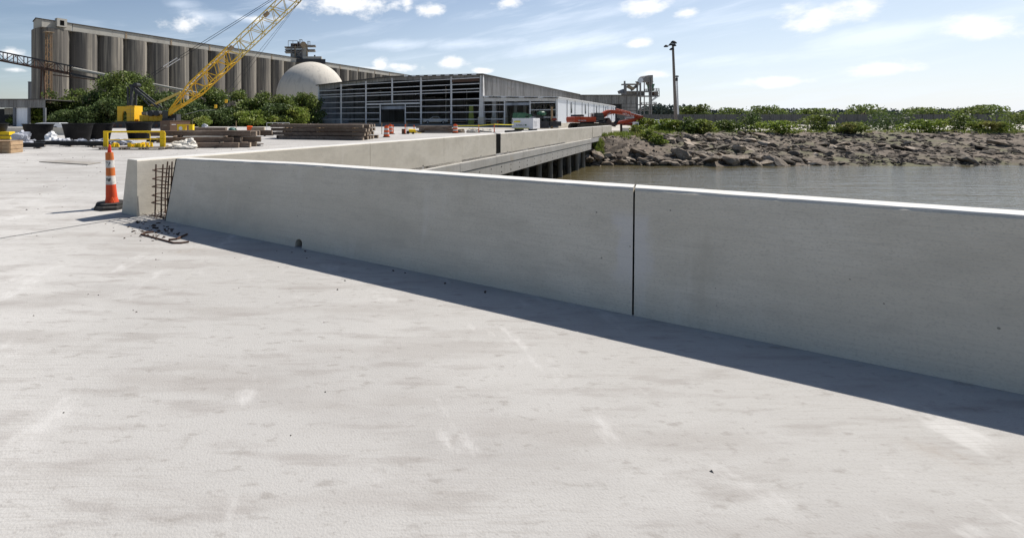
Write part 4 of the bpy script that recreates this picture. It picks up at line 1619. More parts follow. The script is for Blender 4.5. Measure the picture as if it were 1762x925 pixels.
def delineator(px, yt, yb, lab):
    c = G(px, yb)
    h = (yb - yt) * c.y / 800
    root = thing('delineator_post', lab, 'post', c, 'orange delineator posts before the warehouse')
    MB().lathe([(.2, 0), (.2, .05), (.08, .07)], c, 8).build('rubber_base', rubber_m, root)
    MB().lathe([(.058, .07), (.055, h * .55)], c, 10).build('tube', orange_m, root, smooth=True)
    MB().lathe([(.058, h * .55), (.058, h * .68)], c, 10).build('band', band_m, root, smooth=True)
    MB().lathe([(.055, h * .68), (.055, h * .92), (.03, h)], c, 10).build('tube', orange_m, root, smooth=True)


delineator(676.5, 214.5, 231, 'orange post just right of the two drums at the stack end')
delineator(697.3, 214, 231, 'orange post standing beside the small brown box')
delineator(712.5, 215, 229, 'orange post behind the small yellow tank')
delineator(823.8, 214, 228.5, 'orange post holding the yellow tape, left one of two')
delineator(850.5, 214.5, 228.3, 'orange post holding the yellow tape, nearer the white generator')
delineator(856.5, 207.5, 219.0, 'far orange post in the lean-to opening')
for px, yt, yb, lab in ((657, 211, 231, 'wooden stake behind the right end of the long stack'), (700.2, 210, 228, 'wooden stake beside the orange post at the brown box'),
                        (865.5, 210, 219, 'wooden stake before the lean-to door, left of a pair'), (869.5, 210, 219, 'wooden stake before the lean-to door, right of a pair'),
                        (406.3, 208, 226, 'pale wooden stake at the small far timber stack')):
    c = G(px, yb)
    h = (yb - yt) * c.y / 800
    tag(MB().box(c + UP * h / 2, (.07, .07, h)).build('wooden_stake', plank_m), lab, 'stake', 'wooden stakes')


def yard_mid():
    c = G(694.5, 230.8)
    root = thing('small_brown_box', 'small dark brown box beside an orange post', 'box', c)
    MB().box(c + UP * .27, (.36, .5, .5)).build('body', brown_m, root)
    MB().box(c + UP * .535, (.40, .54, .03)).build('lid', brown_m, root)
    c = G(709, 230.6)
    root = thing('yellow_tank', 'small yellow wheeled tank on the yard right of the brown box', 'tank', c)
    MB().tube(c + V(-.36, 0, .32), c + V(.36, 0, .30), .22, 14).build('tank', rail_yellow_m, root, smooth=True)
    MB().tube(c + V(-.44, -.2, .17), c + V(-.44, .2, .17), .17, 12).build('wheel', rubber_m, root)
    MB().tube(c + V(.1, -.2, .12), c + V(.1, .2, .12), .12, 12).build('wheel', rubber_m, root)
    MB().path([c + V(.35, 0, .3), c + V(.7, 0, .1), c + V(1.0, 0, .12)], .03, 6).build('tow_bar', rail_yellow_m, root)
    # caution tape strung between drum, posts and generator
    pts = [P(785, 217.5, 52.5), P(800, 216.8, 53.3), P(824, 216.8, 54.3), P(838, 215.6, 55), P(848, 214.8, 55), P(851, 214.6, 55), P(870, 215.2, 60), P(884, 215.2, 65)]
    mb = MB()
    for a, b in zip(pts[:-1], pts[1:]):
        mb.quad(a, b, b + UP * .085, a + UP * .085)
    tag(mb.build('caution_tape', tape_m), 'yellow caution tape strung from the striped drum to the white generator', 'tape')
    mb = MB()
    pts = [P(786, 222, 52.5), P(824, 221.6, 54.3), P(851, 221, 55), P(884, 221.5, 65)]
    for a, b in zip(pts[:-1], pts[1:]):
        mb.tube(a, b, .02, 5)
    tag(mb.build('rope', pale_yellow_m), 'lower pale rope between the orange posts', 'rope')
    for i, (px, py, size, m, lab) in enumerate(((793, 228.5, (.9, .7, .5), rock_m, 'grey rubble heap right of the striped drum'),
                                             (813, 228.5, (1.3, .8, .6), sack_m, 'tan sack heap left of the first tape post'),
                                             (836, 227.5, (1.6, .8, .45), sack_m, 'pale flat sack heap between the two tape posts'),
                                             (400, 228, (1.0, .8, .6), mat('teal', (.05, .12, .10), rough=.6), 'dark green tarp bundle behind the far small stack'),
                                             (352, 221.6, (.9, .8, .9), film_m, 'grey plastic bundle above the left timber stack'))):
        q = G(px, py)
        heap('rubble_heap' if i == 0 else 'sack_heap', lab, 'heap', q, size, m, 140 + i, crumple=.4)
    # tyres behind the barrier near the generator
    for px in (876, 890):
        q = G(px, 228.2)
        mb = MB()
        for k in range(14):
            a0, a1 = k * 2 * math.pi / 14, (k + 1) * 2 * math.pi / 14
            mb.tube(q + V(.42 * math.cos(a0), .3 * math.sin(a0), .13), q + V(.42 * math.cos(a1), .3 * math.sin(a1), .13), .13, 7)
        tag(mb.build('tyre', rubber_m, smooth=True), 'black tyre lying flat behind the road barrier, %s' % ('left of a pair' if px < 880 else 'right of a pair'), 'tyre', 'tyres behind the barrier')
    # things by the small far stack: an orange machine bit
    q = G(433, 229)
    root = thing('orange_roller', 'orange and tan machine left of the long timber stack', 'machine', q)
    MB().tube(q + V(-.5, 0, .55), q + V(.05, 0, .55), .28, 14).build('drum', orange_m, root, smooth=True)
    MB().box(q + V(.7, .1, .4), (1.5, .7, .55)).build('body', tan_m, root)
    MB().box(q + V(.2, .1, .1), (2.4, .8, .18)).build('base', timber_m, root)
    # thin railing behind the long stack
    root = thing('pipe_railing', 'thin grey pipe railing behind the left end of the long timber stack', 'railing', P(470, 218, 62))
    a, b = P(459, 211, 62), P(498, 211, 62)
    a.z = b.z = 1.1
    MB().tube(a, b, .03, 6).build('top_rail', steel_m, root)
    MB().tube(a - UP * .5, b - UP * .5, .025, 6).build('middle_rail', steel_m, root)
    for t in (0, .25, .5, .75, 1):
        q = a + (b - a) * t
        MB().tube(V(q.x, q.y, 0), q, .03, 6).build('post', steel_m, root)


yard_mid()


# --- white generator
def generator():
    c = V((917 - 600) / 800 * 64.5, 64.5, 0)
    root = thing('white_generator', 'white generator enclosure with yellow stripes behind the road barrier', 'generator', c)
    L, W = 2.9, 3.6
    z0, z1 = .22, 1.72
    p = [c, c + E2 * L, c + E2 * L + E1 * W, c + E1 * W]
    bevel(MB().prism([q + UP * z0 for q in p], UP * (z1 - z0)).build('enclosure', gen_m, root), .04, 3)
    n = V(-.6, -.8, 0)
    r2 = math.atan2(E2.y, E2.x)
    MB().box(c + E2 * 1.55 + n * .008 + UP * .30, (2.1, .012, .11), rz=r2).build('yellow_stripe', tape_m, root)
    MB().box(c + E2 * 2.15 + n * .008 + UP * 1.22, (.9, .012, .17), rz=r2).build('yellow_stripe', tape_m, root)
    MB().box(c + E2 * 2.05 + n * .010 + UP * 1.36, (.7, .012, .07), rz=r2).build('emblem', mat('logo_tan', (.55, .42, .16), rough=.5), root)
    lettering('SUNBELT', c + E2 * 1.75 + n * .012 + UP * .74, -E2, UP, .20, mat('logo_green', (.05, .09, .06), rough=.5), root)
    MB().box(c + E2 * .98 + n * .010 + UP * .76, (.24, .012, .2), rz=r2).build('emblem', green_m, root)
    MB().box(c + E2 * (L - .09) + n * .008 + UP * 1.35, (.07, .012, .42), rz=r2).build('vent', black_m, root)
    for k in range(9):
        MB().box(c + E1 * 1.3 + NB * .01 + UP * (.6 + k * .09), (1.7, .014, .03), rz=math.atan2(.8, .6)).build('louvre', steel_m, root)
    MB().box(c + E1 * .04 + E2 * .0 + (n + NB) * .004 + UP * .95, (.05, .05, 1.4), rz=math.atan2(.8, .6)).build('corner_trim', steel_m, root)
    for a in (.5, 2.4):
        MB().box(c + E2 * a + E1 * W / 2 + UP * .11, (W, .25, .22), rz=math.atan2(.8, .6)).build('skid', dark_steel_m, root)
    # green screening machine behind it
    D = 79
    s = D / 800

    def X(px):
        return (px - 600) * s
    root = thing('green_screener', 'green screening machine with a folded conveyor behind the white generator', 'machine', V(X(905), D, 0))
    z = lambda y: 1.6 + (205 - y) * s
    MB().prism([V(X(890), D, z(206)), V(X(904), D, z(206)), V(X(905), D, z(194)), V(X(891), D, z(194))], (0, 2.4, 0)).build('hopper', green_m, root)
    MB().prism([V(X(904.5), D + .3, z(195)), V(X(920), D + .3, z(197.5)), V(X(920), D + .3, z(199.5)), V(X(904.5), D + .3, z(199))], (0, 1.8, 0)).build('screen_box', green_m, root)
    MB().bar(V(X(906), D + .2, z(204)), V(X(918), D + .2, z(198)), .2).build('brace', green_m, root)
    MB().bar(V(X(916), D + .5, z(198)), V(X(936), D + .5, z(203)), .9, .3).build('conveyor', dark_steel_m, root)
    MB().lathe([(.5, 0), (.75, .2), (.7, .55), (.35, .75)], V(X(936), D + 1, z(199)), 10).build('engine_cover', green_m, root)
    MB().box(V(X(936), D + 1, z(195)), (1.2, 1, .5)).build('control_cabinet', green_m, root)
    MB().box(V(X(912), D + 1.2, .8), (4.2, 2, .5)).build('chassis', dark_steel_m, root)
    for px in (899, 908, 926):
        MB().tube(V(X(px), D + .2, .5), V(X(px), D + .7, .5), .5, 14).build('wheel', rubber_m, root)
    MB().box(V(X(928), D + 1, .6), (3.5, 1.4, 1.15)).build('engine', dark_steel_m, root)
    # timber post and bits at the lean-to corner
    c = P(949.5, 207, 80)
    root = thing('timber_post', 'pale timber post with a red box before the lean-to corner', 'post', V(c.x, 80, 0))
    MB().box(V(c.x, 80, 1.85), (.28, .28, 3.7)).build('shaft', plank_m, root)
    MB().box(V(c.x + .35, 79.8, 1.55), (.7, .3, .35)).build('red_box', mat('dull_red', (.22, .04, .03), rough=.6), root)
    MB().box(V(c.x + .5, 80, .8), (1.9, .8, .8)).build('pedestal', dark_steel_m, root)


generator()


# ================================================================== CRANE
def crane():
    D = 85.0
    s = D / 800

    def X(px):
        return (px - 600) * s

    def Z(y):
        return 1.6 + (205 - y) * s
    root = thing('crawler_crane', 'yellow crawler crane with a long raised lattice boom', 'crane', V(X(250), D, 0))

    def bx(name, x0, x1, y0, y1, d0, d1, m, bev=.04, par=root):
        o = MB().box((((X(x0) + X(x1)) / 2), D + 1.6 + (d0 + d1) / 2, (Z(y0) + Z(y1)) / 2), (X(x1) - X(x0), d1 - d0, abs(Z(y0) - Z(y1)))).build(name, m, par)
        return bevel(o, bev, 2) if bev else o
    # counterweight: two tall stacks joined by an arched bridge piece
    bx('counterweight', 217.6, 231, 182, 208.9, -1.6, 1.9, yellow_m, .08)
    o = MB()
    pr = [(200.5, 208.9), (200.5, 183), (217.4, 183), (217.4, 208.9), (217.2, 208.9), (217, 196), (215.6, 191.8), (213, 190.6), (210.6, 191.8), (209.3, 196), (209, 208.9)]
    o.prism([V(X(a), D + .25, Z(b)) for a, b in pr], (0, .35, 0))
    o.build('counterweight', yellow_m, root)
    for yy in (188.6, 195.2, 201.8):
        bx('seam', 217.7, 230.9, yy, yy + .35, -1.615, -1.59, tan_m, 0)
    bx('engine', 209.4, 217.2, 193, 208.5, .3, .9, black_m, 0)
    bx('seam', 224.2, 224.5, 182.2, 208.7, -1.617, -1.59, tan_m, 0)
    for a, b in ((239.3, 247), (247.4, 255), (255.4, 263), (263.4, 271), (271.4, 282.5)):
        bx('house_panel', a, b, 198.3, 208.4, -1.5, 1.5, yellow_m, .04)
    bx('deck_frame', 200, 290, 209.2, 212.6, -1.6, 1.6, dark_steel_m, .03)
    bx('house_end', 283.5, 289.6, 202.5, 206, -1.6, -1.4, orange_m, 0)
    # winches, hydraulic gear on the deck
    bx('machinery_box', 240, 249, 192.5, 197.9, -.8, .8, stack_m, .03)
    bx('machinery_box', 255.5, 268, 193.2, 197.9, -1.0, .8, stack_m, .03)
    for px, r in ((262, .55), (272, .5)):
        MB().tube(V(X(px), D - .9, Z(195)), V(X(px), D + .9, Z(195)), r, 16).build('winch_drum', dark_steel_m, root, smooth=True)
    for a, b, c2, d in ((272, 198, 276, 189), (278, 198, 282, 188), (283, 198, 284, 186)):
        MB().bar(V(X(a), D, Z(b)), V(X(c2), D, Z(d)), .12).build('hose_stand', rust_m, root)
    bx('cab', 282, 291, 191.5, 203.5, -2.3, -1.2, glass_m, .05)
    bx('cab_floor', 281.5, 300, 203.6, 208.8, -2.3, -1.2, dark_steel_m, .03)
    bx('cab_roof', 281.5, 291.5, 190.6, 191.4, -2.35, -1.15, mat('cab_teal', (.10, .16, .16), rough=.5), 0)
    bx('boom_seat', 288, 302, 196.5, 208, -1.1, 1.2, dark_steel_m, .04)
    # crawler tracks
    for d0 in (-3.0, 2.0):
        z0, z1, x0, x1 = 0.02, 1.08, X(205), X(287)
        rr_ = (z1 - z0) / 2
        prof = []
        for k in range(9):
            a = math.pi / 2 + math.pi * k / 8
            prof.append((x0 + rr_ + rr_ * math.cos(a), z0 + rr_ + rr_ * math.sin(a)))
        for k in range(9):
            a = -math.pi / 2 + math.pi * k / 8
            prof.append((x1 - rr_ + rr_ * math.cos(a), z0 + rr_ + rr_ * math.sin(a)))
        tr = MB().prism([V(a, D + d0, b) for a, b in prof], (0, 1.0, 0)).build('track', dark_steel_m, root)
        ro = MB()
        for k in range(8):
            xx = x0 + .7 + (x1 - x0 - 1.4) * k / 7
            ro.tube(V(xx, D + d0 - .03, .45), V(xx, D + d0, .45), .3, 12)
        ro.build('road_wheels', rust_m, tr)
    MB().tube(V(X(246), D, .95), V(X(246), D, Z(212.4)), 1.2, 20).build('slew_ring', dark_steel_m, root)
    # gantry (dark A-frame) behind the winches
    top = V(X(232.5), D, Z(148))
    for dy in (-.9, .9):
        MB().bar(V(X(224), D + dy, Z(182)), top + V(X(224) - X(232.5), dy, Z(150) - top.z), .26).build('gantry_leg', dark_steel_m, root)
        MB().bar(V(X(229), D + dy, Z(182)), V(X(231), D + dy, Z(149)), .4).build('gantry_leg', dark_steel_m, root)
        MB().bar(V(X(233), D + dy, Z(151)), V(X(276), D + dy, Z(186)), .34, .28).build('gantry_mast', dark_steel_m, root)
        MB().bar(V(X(234), D + dy * 1.0, Z(155)), V(X(262), D + dy, Z(183)), .2).build('gantry_brace', dark_steel_m, root)
    MB().bar(V(X(226), D, Z(149)), V(X(238), D, Z(146)), 1.9, .4).build('gantry_head', dark_steel_m, root)
    MB().tube(V(X(236), D - .9, Z(146.4)), V(X(236), D + .9, Z(146.4)), .36, 14).build('sheave', dark_steel_m, root)
    # ---------------- boom
    foot = V(X(294), D, Z(193.5))
    tip = V(X(541), D, Z(-40))
    ad = (tip - foot).normalized()
    nd = V(-ad.z, 0, ad.x)              # upper side of the boom
    Lb = (tip - foot).length
    W = 1.28                             # half width
    tap = 6.2

    def hw(t):
        if t < tap:
            return .28 + (W - .28) * t / tap
        if t > Lb - 5:
            return .35 + (W - .35) * (Lb - t) / 5
        return W
    split = 16.0
    cent0 = .45 * 0

    def pt(t, sy, sn):
        h = hw(t)
        return foot + ad * t + V(0, sy * h * .95, 0) + nd * (sn * h + (.15 if t < tap else 0))
    lower = MB()
    for sy in (-1, 1):
        for sn in (-1, 1):
            lower.tube(pt(0, sy, sn), pt(tap, sy, sn), .13, 7)
            lower.tube(pt(tap, sy, sn), pt(split, sy, sn), .13, 7)
    bl = lower.build('boom_lower_section', yellow_m, root)
    upper = MB()
    for sy in (-1, 1):
        for sn in (-1, 1):
            upper.tube(pt(split, sy, sn), pt(Lb - 5, sy, sn), .10, 7)
            upper.tube(pt(Lb - 5, sy, sn), pt(Lb, sy, sn), .10, 7)
    bu = upper.build('boom_upper_section', pale_yellow_m, root)
    # solid foot plates of the boom
    for sy in (-1, 1):
        ft = MB()
        ft.prism([foot + ad * a + nd * b + V(0, sy * .35, 0) for a, b in ((-.9, -.25), (2.6, -.62), (2.6, -.15), (1.0, .3), (-.6, .3))], (0, sy * .1, 0))
        ft.build('foot_plate', yellow_m, bl)
    t = 1.0
    k = 0
    pitch = 1.42
    while t + pitch < Lb - 1:
        t1 = t + pitch
        sec, m, r = (bl, yellow_m, .07) if t1 <= split else (bu, pale_yellow_m, .06)
        z = 1 if k % 2 else -1
        for sy in (-1, 1):
            MB().tube(pt(t, sy, -z), pt(t1, sy, z), r, 5).build('lacing', m, sec)
        for sn in (-1, 1):
            MB().tube(pt(t, -z, sn), pt(t1, z, sn), r, 5).build('lacing', m, sec)
        if k % 3 == 0:
            for sy in (-1, 1):
                MB().tube(pt(t, sy, -1), pt(t, sy, 1), r, 5).build('strut', m, sec)
        t = t1
        k += 1
    # section joints and a walkway plank along the upper side of the lower section
    for tt in (split, split + 9.0, split + 16.5):
        MB().box(foot + ad * tt + nd * 1.0, (1.1, 1.7, .28), ax=ad, ay=V(0, 1, 0), az=nd).build('section_joint', tan_m, bu)
    MB().bar(pt(5, 0, 1.05), pt(split - .3, 0, 1.05), .5, .05, up=nd).build('walkway', steel_m, bl)
    # two long back-hitch links at the base
    for dy in (-.5, .5):
        MB().bar(V(X(261), D + dy, Z(181.5)), V(X(312), D + dy, Z(158.5)), .22).build('boom_link', pale_yellow_m, root)
    # pendants and hoist ropes
    for dy in (-.8, .8):
        a = top + V(.3, dy, .2)
        b = tip + nd * .6 + V(0, dy * .5, 0)
        MB().tube(a, b, .045, 5).build('pendant', dark_steel_m, root)
        q = a + (b - a) * .16
        MB().bar(q, q + (b - a).normalized() * 3.0, .22, .1).build('pendant_link', steel_m, root)
    hk = P(389, 172, D + 1.5)
    hk2 = P(371, 181, D + 1.5)
    for q, e in ((hk, .0), (hk2, .5)):
        MB().tube(tip + V(.6, e - .3, -.3), q, .028, 4).build('hoist_rope', dark_steel_m, root)
        h = MB().box(q + UP * -.25, (.5, .3, .65))
        bevel(h.build('hook_block', yellow_m, root), .1, 2)
        MB().path([q + V(0, 0, -.5), q + V(.08, 0, -.8), q + V(-.1, 0, -.95), q + V(-.2, 0, -.8)], .06, 6).build('hook', dark_steel_m, root)
    MB().path([hk2 + UP * -.9, P(345, 190, D + 1), P(318, 197, D + .5)], .025, 4).build('tag_line', steel_m, root)
    # boom head
    MB().tube(tip + V(0, -.6, 0), tip + V(0, .6, 0), .6, 16).build('head_sheave', dark_steel_m, root)


crane()


# ================================================================== EXCAVATOR
def excavator():
    D = 66.0
    s = D / 800

    def X(px):
        return (px - 600) * s

    def Z(y):
        return 1.6 + (205 - y) * s
    root = thing('excavator', 'orange tracked excavator with its boom folded down towards the bank', 'excavator', V(X(1005), D, 0))

    def poly(name, pts, d0, d1, m, par=root, bev=.03):
        o = MB().prism([V(X(a), D + d0, Z(b)) for a, b in pts], (0, d1 - d0, 0)).build(name, m, par)
        if bev:
            bevel(o, bev, 2)
        return o
    poly('counterweight', [(981.4, 202.5), (983, 201), (991, 200.8), (991, 210), (983, 210.8), (981.4, 208)], -1.3, 1.3, exc_m)
    poly('engine_house', [(991.2, 200.9), (1017.3, 201.2), (1017.3, 208), (1016, 209.8), (991.2, 210)], -1.35, 1.3, exc_m)
    poly('engine_hood', [(986.5, 200.7), (987.5, 197.4), (997, 197.2), (999.5, 200.7)], -.9, .9, dark_steel_m)
    poly('exhaust', [(1001.5, 200.7), (1001.5, 197.4), (1003.5, 197.4), (1004, 200.7)], -.2, .2, dark_steel_m)
    for px in (1006, 1010.5, 1014):
        MB().tube(V(X(px), D - 1.2, Z(201)), V(X(px), D - 1.2, Z(195.4)), .035, 6).build('handrail', steel_m, root)
    MB().tube(V(X(1006), D - 1.2, Z(195.4)), V(X(1014), D - 1.2, Z(195.4)), .035, 6).build('handrail', steel_m, root)
    cab = poly('cab', [(1015.5, 201), (1015.5, 195), (1016.5, 194.3), (1029, 194.3), (1031, 201), (1031, 207.5), (1017.6, 207.5), (1017.5, 201)], -1.3, -.1, dark_steel_m)
    poly('cab_window', [(1018, 200.5), (1018, 195.6), (1028, 195.6), (1029.8, 200.5)], -1.33, -1.31, glass_m, cab, 0)
    poly('cab_window', [(1018, 206.5), (1018, 201.5), (1030, 201.5), (1030, 206.5)], -1.33, -1.31, glass_m, cab, 0)
    poly('slew_frame', [(990, 210.2), (1032, 208.4), (1034, 206), (1034, 210.8), (990, 211)], -1.2, 1.2, dark_steel_m)
    # tracks
    for d0 in (-1.75, 1.0):
        z0, z1 = .03, 1.0
        x0, x1 = X(987), X(1036)
        r = (z1 - z0) / 2
        prof = [(x0 + r + r * math.cos(math.pi / 2 + math.pi * k / 8), z0 + r + r * math.sin(math.pi / 2 + math.pi * k / 8)) for k in range(9)]
        prof += [(x1 - r + r * math.cos(-math.pi / 2 + math.pi * k / 8), z0 + r + r * math.sin(-math.pi / 2 + math.pi * k / 8)) for k in range(9)]
        tr = MB().prism([V(a, D + d0, b) for a, b in prof], (0, .7, 0)).build('track', mat('track_dirt', (.07, .06, .045), [(3, (1, 1, 1), .45, .7, (.15, .13, .10), .7)], rough=.9), root)
        ro = MB()
        for k in range(7):
            xx = x0 + .5 + (x1 - x0 - 1.0) * k / 6
            ro.tube(V(xx, D + d0 - .03, .42), V(xx, D + d0, .42), .22, 10)
        ro.build('road_wheels', dark_steel_m, tr)
        sh = MB()
        for k in range(24):
            xx = x0 + .3 + (x1 - x0 - .6) * k / 23
            sh.box((xx, D + d0 + .35, z1 + .015), (.1, .74, .05))
        sh.build('track_shoes', dark_steel_m, tr)
    MB().tube(V(X(1010), D, .9), V(X(1010), D, Z(210.8)), .9, 18).build('slew_ring', dark_steel_m, root)
    # boom: banana shape, then the stick folded back under it
    b = poly('boom', [(1023, 203.5), (1026, 199.5), (1043.5, 190), (1049, 189), (1060, 189.6), (1075, 193), (1092, 197.2), (1105, 199.8),
                      (1104, 203), (1090, 201), (1073, 197.6), (1060, 195.8), (1051, 196.2), (1045, 198), (1034, 203.6), (1028, 205.5)], -.35, .35, exc_m, bev=.04)
    lettering('HITACHI', V(X(1078.5), D - .356, Z(198.0)), V(1, 0, -.26), V(.26, 0, 1), .30, paper_m, b)
    st = poly('stick', [(1105.3, 200.2), (1104, 203.5), (1098, 208), (1078, 211.5), (1062, 214.5), (1059, 212.5), (1062, 210), (1078, 206), (1091, 203.4), (1098, 200.6)], -.3, .3, exc_m, bev=.04)
    poly('stick_guard', [(1068, 214.5), (1078, 211.8), (1088, 211.2), (1097, 208.6), (1096, 215.3), (1070, 215.8)], -.28, .28, mat('dark_red', (.26, .03, .02), rough=.5), st)
    lettering('HITACHI', V(X(993.5), D - 1.36, Z(207.6)), V(1, 0, 0), UP, .20, paper_m, root)
    # cylinders
    for dy in (-.45, .45):
        MB().tube(V(X(1031), D + dy, Z(205)), V(X(1041), D + dy, Z(198.5)), .10, 9).build('boom_cylinder', exc_m, root, smooth=True)
        MB().tube(V(X(1041), D + dy, Z(198.5)), V(X(1047.5), D + dy, Z(194)), .055, 9).build('cylinder_rod', chrome_m, root, smooth=True)
    MB().tube(V(X(1060), D, Z(188.3)), V(X(1084), D, Z(193.8)), .14, 9).build('stick_cylinder', exc_m, root, smooth=True)
    MB().tube(V(X(1084), D, Z(193.8)), V(X(1103), D, Z(198.8)), .06, 9).build('cylinder_rod', chrome_m, root, smooth=True)
    MB().tube(V(X(1075), D, Z(202.5)), V(X(1088), D, Z(202.3)), .09, 9).build('bucket_cylinder', chrome_m, root, smooth=True)
    MB().path([V(X(1088), D - .36, Z(202.5)), V(X(1076), D - .36, Z(202.2)), V(X(1073), D - .36, Z(205))], .05, 6).build('hose', paper_m, root)
    # bucket with teeth and link arms
    bk = MB()
    prof = [(1037, 218.4), (1036, 214), (1039.5, 208.5), (1041, 204), (1043.5, 202.8), (1045.5, 205.5), (1048, 211), (1053, 213), (1058, 213.2), (1056, 216), (1050, 217), (1044, 217.2), (1040, 219)]
    bk.prism([V(X(a), D - .75, Z(b)) for a, b in prof], (0, 1.5, 0))
    bo = bk.build('bucket', mat('bucket_steel', (.075, .05, .045), [(2, (1, 1, 1), .45, .7, (.14, .09, .07), .7)], rough=.7), root)
    for k in range(4):
        y = D - .65 + k * .43
        MB().prism([V(X(1037.5), y, Z(218.4)), V(X(1034.5), y, Z(220.6)), V(X(1039), y, Z(219.2))], (0, .16, 0)).build('tooth', dark_steel_m, bo)
    MB().path([V(X(1063.5), D, Z(203.3)), V(X(1063), D, Z(206)), V(X(1060), D, Z(210)), V(X(1057), D, Z(213.5)), V(X(1056.5), D, Z(218))], .22, 8).build('thumb', dark_steel_m, root)
    MB().bar(V(X(1027), D - .6, Z(211)), V(X(1045), D - .6, Z(218.6)), .12).build('link_arm', steel_m, root)
    MB().bar(V(X(1046), D, Z(212)), V(X(1062), D, Z(212.5)), .3).build('link_arm', rust_m, root)


excavator()


# ================================================================== WAREHOUSE
C0 = V(27.2, 95, 0)


def W_(u, w, z=0.0):
    return C0 + E2 * u + E1 * w + UP * z


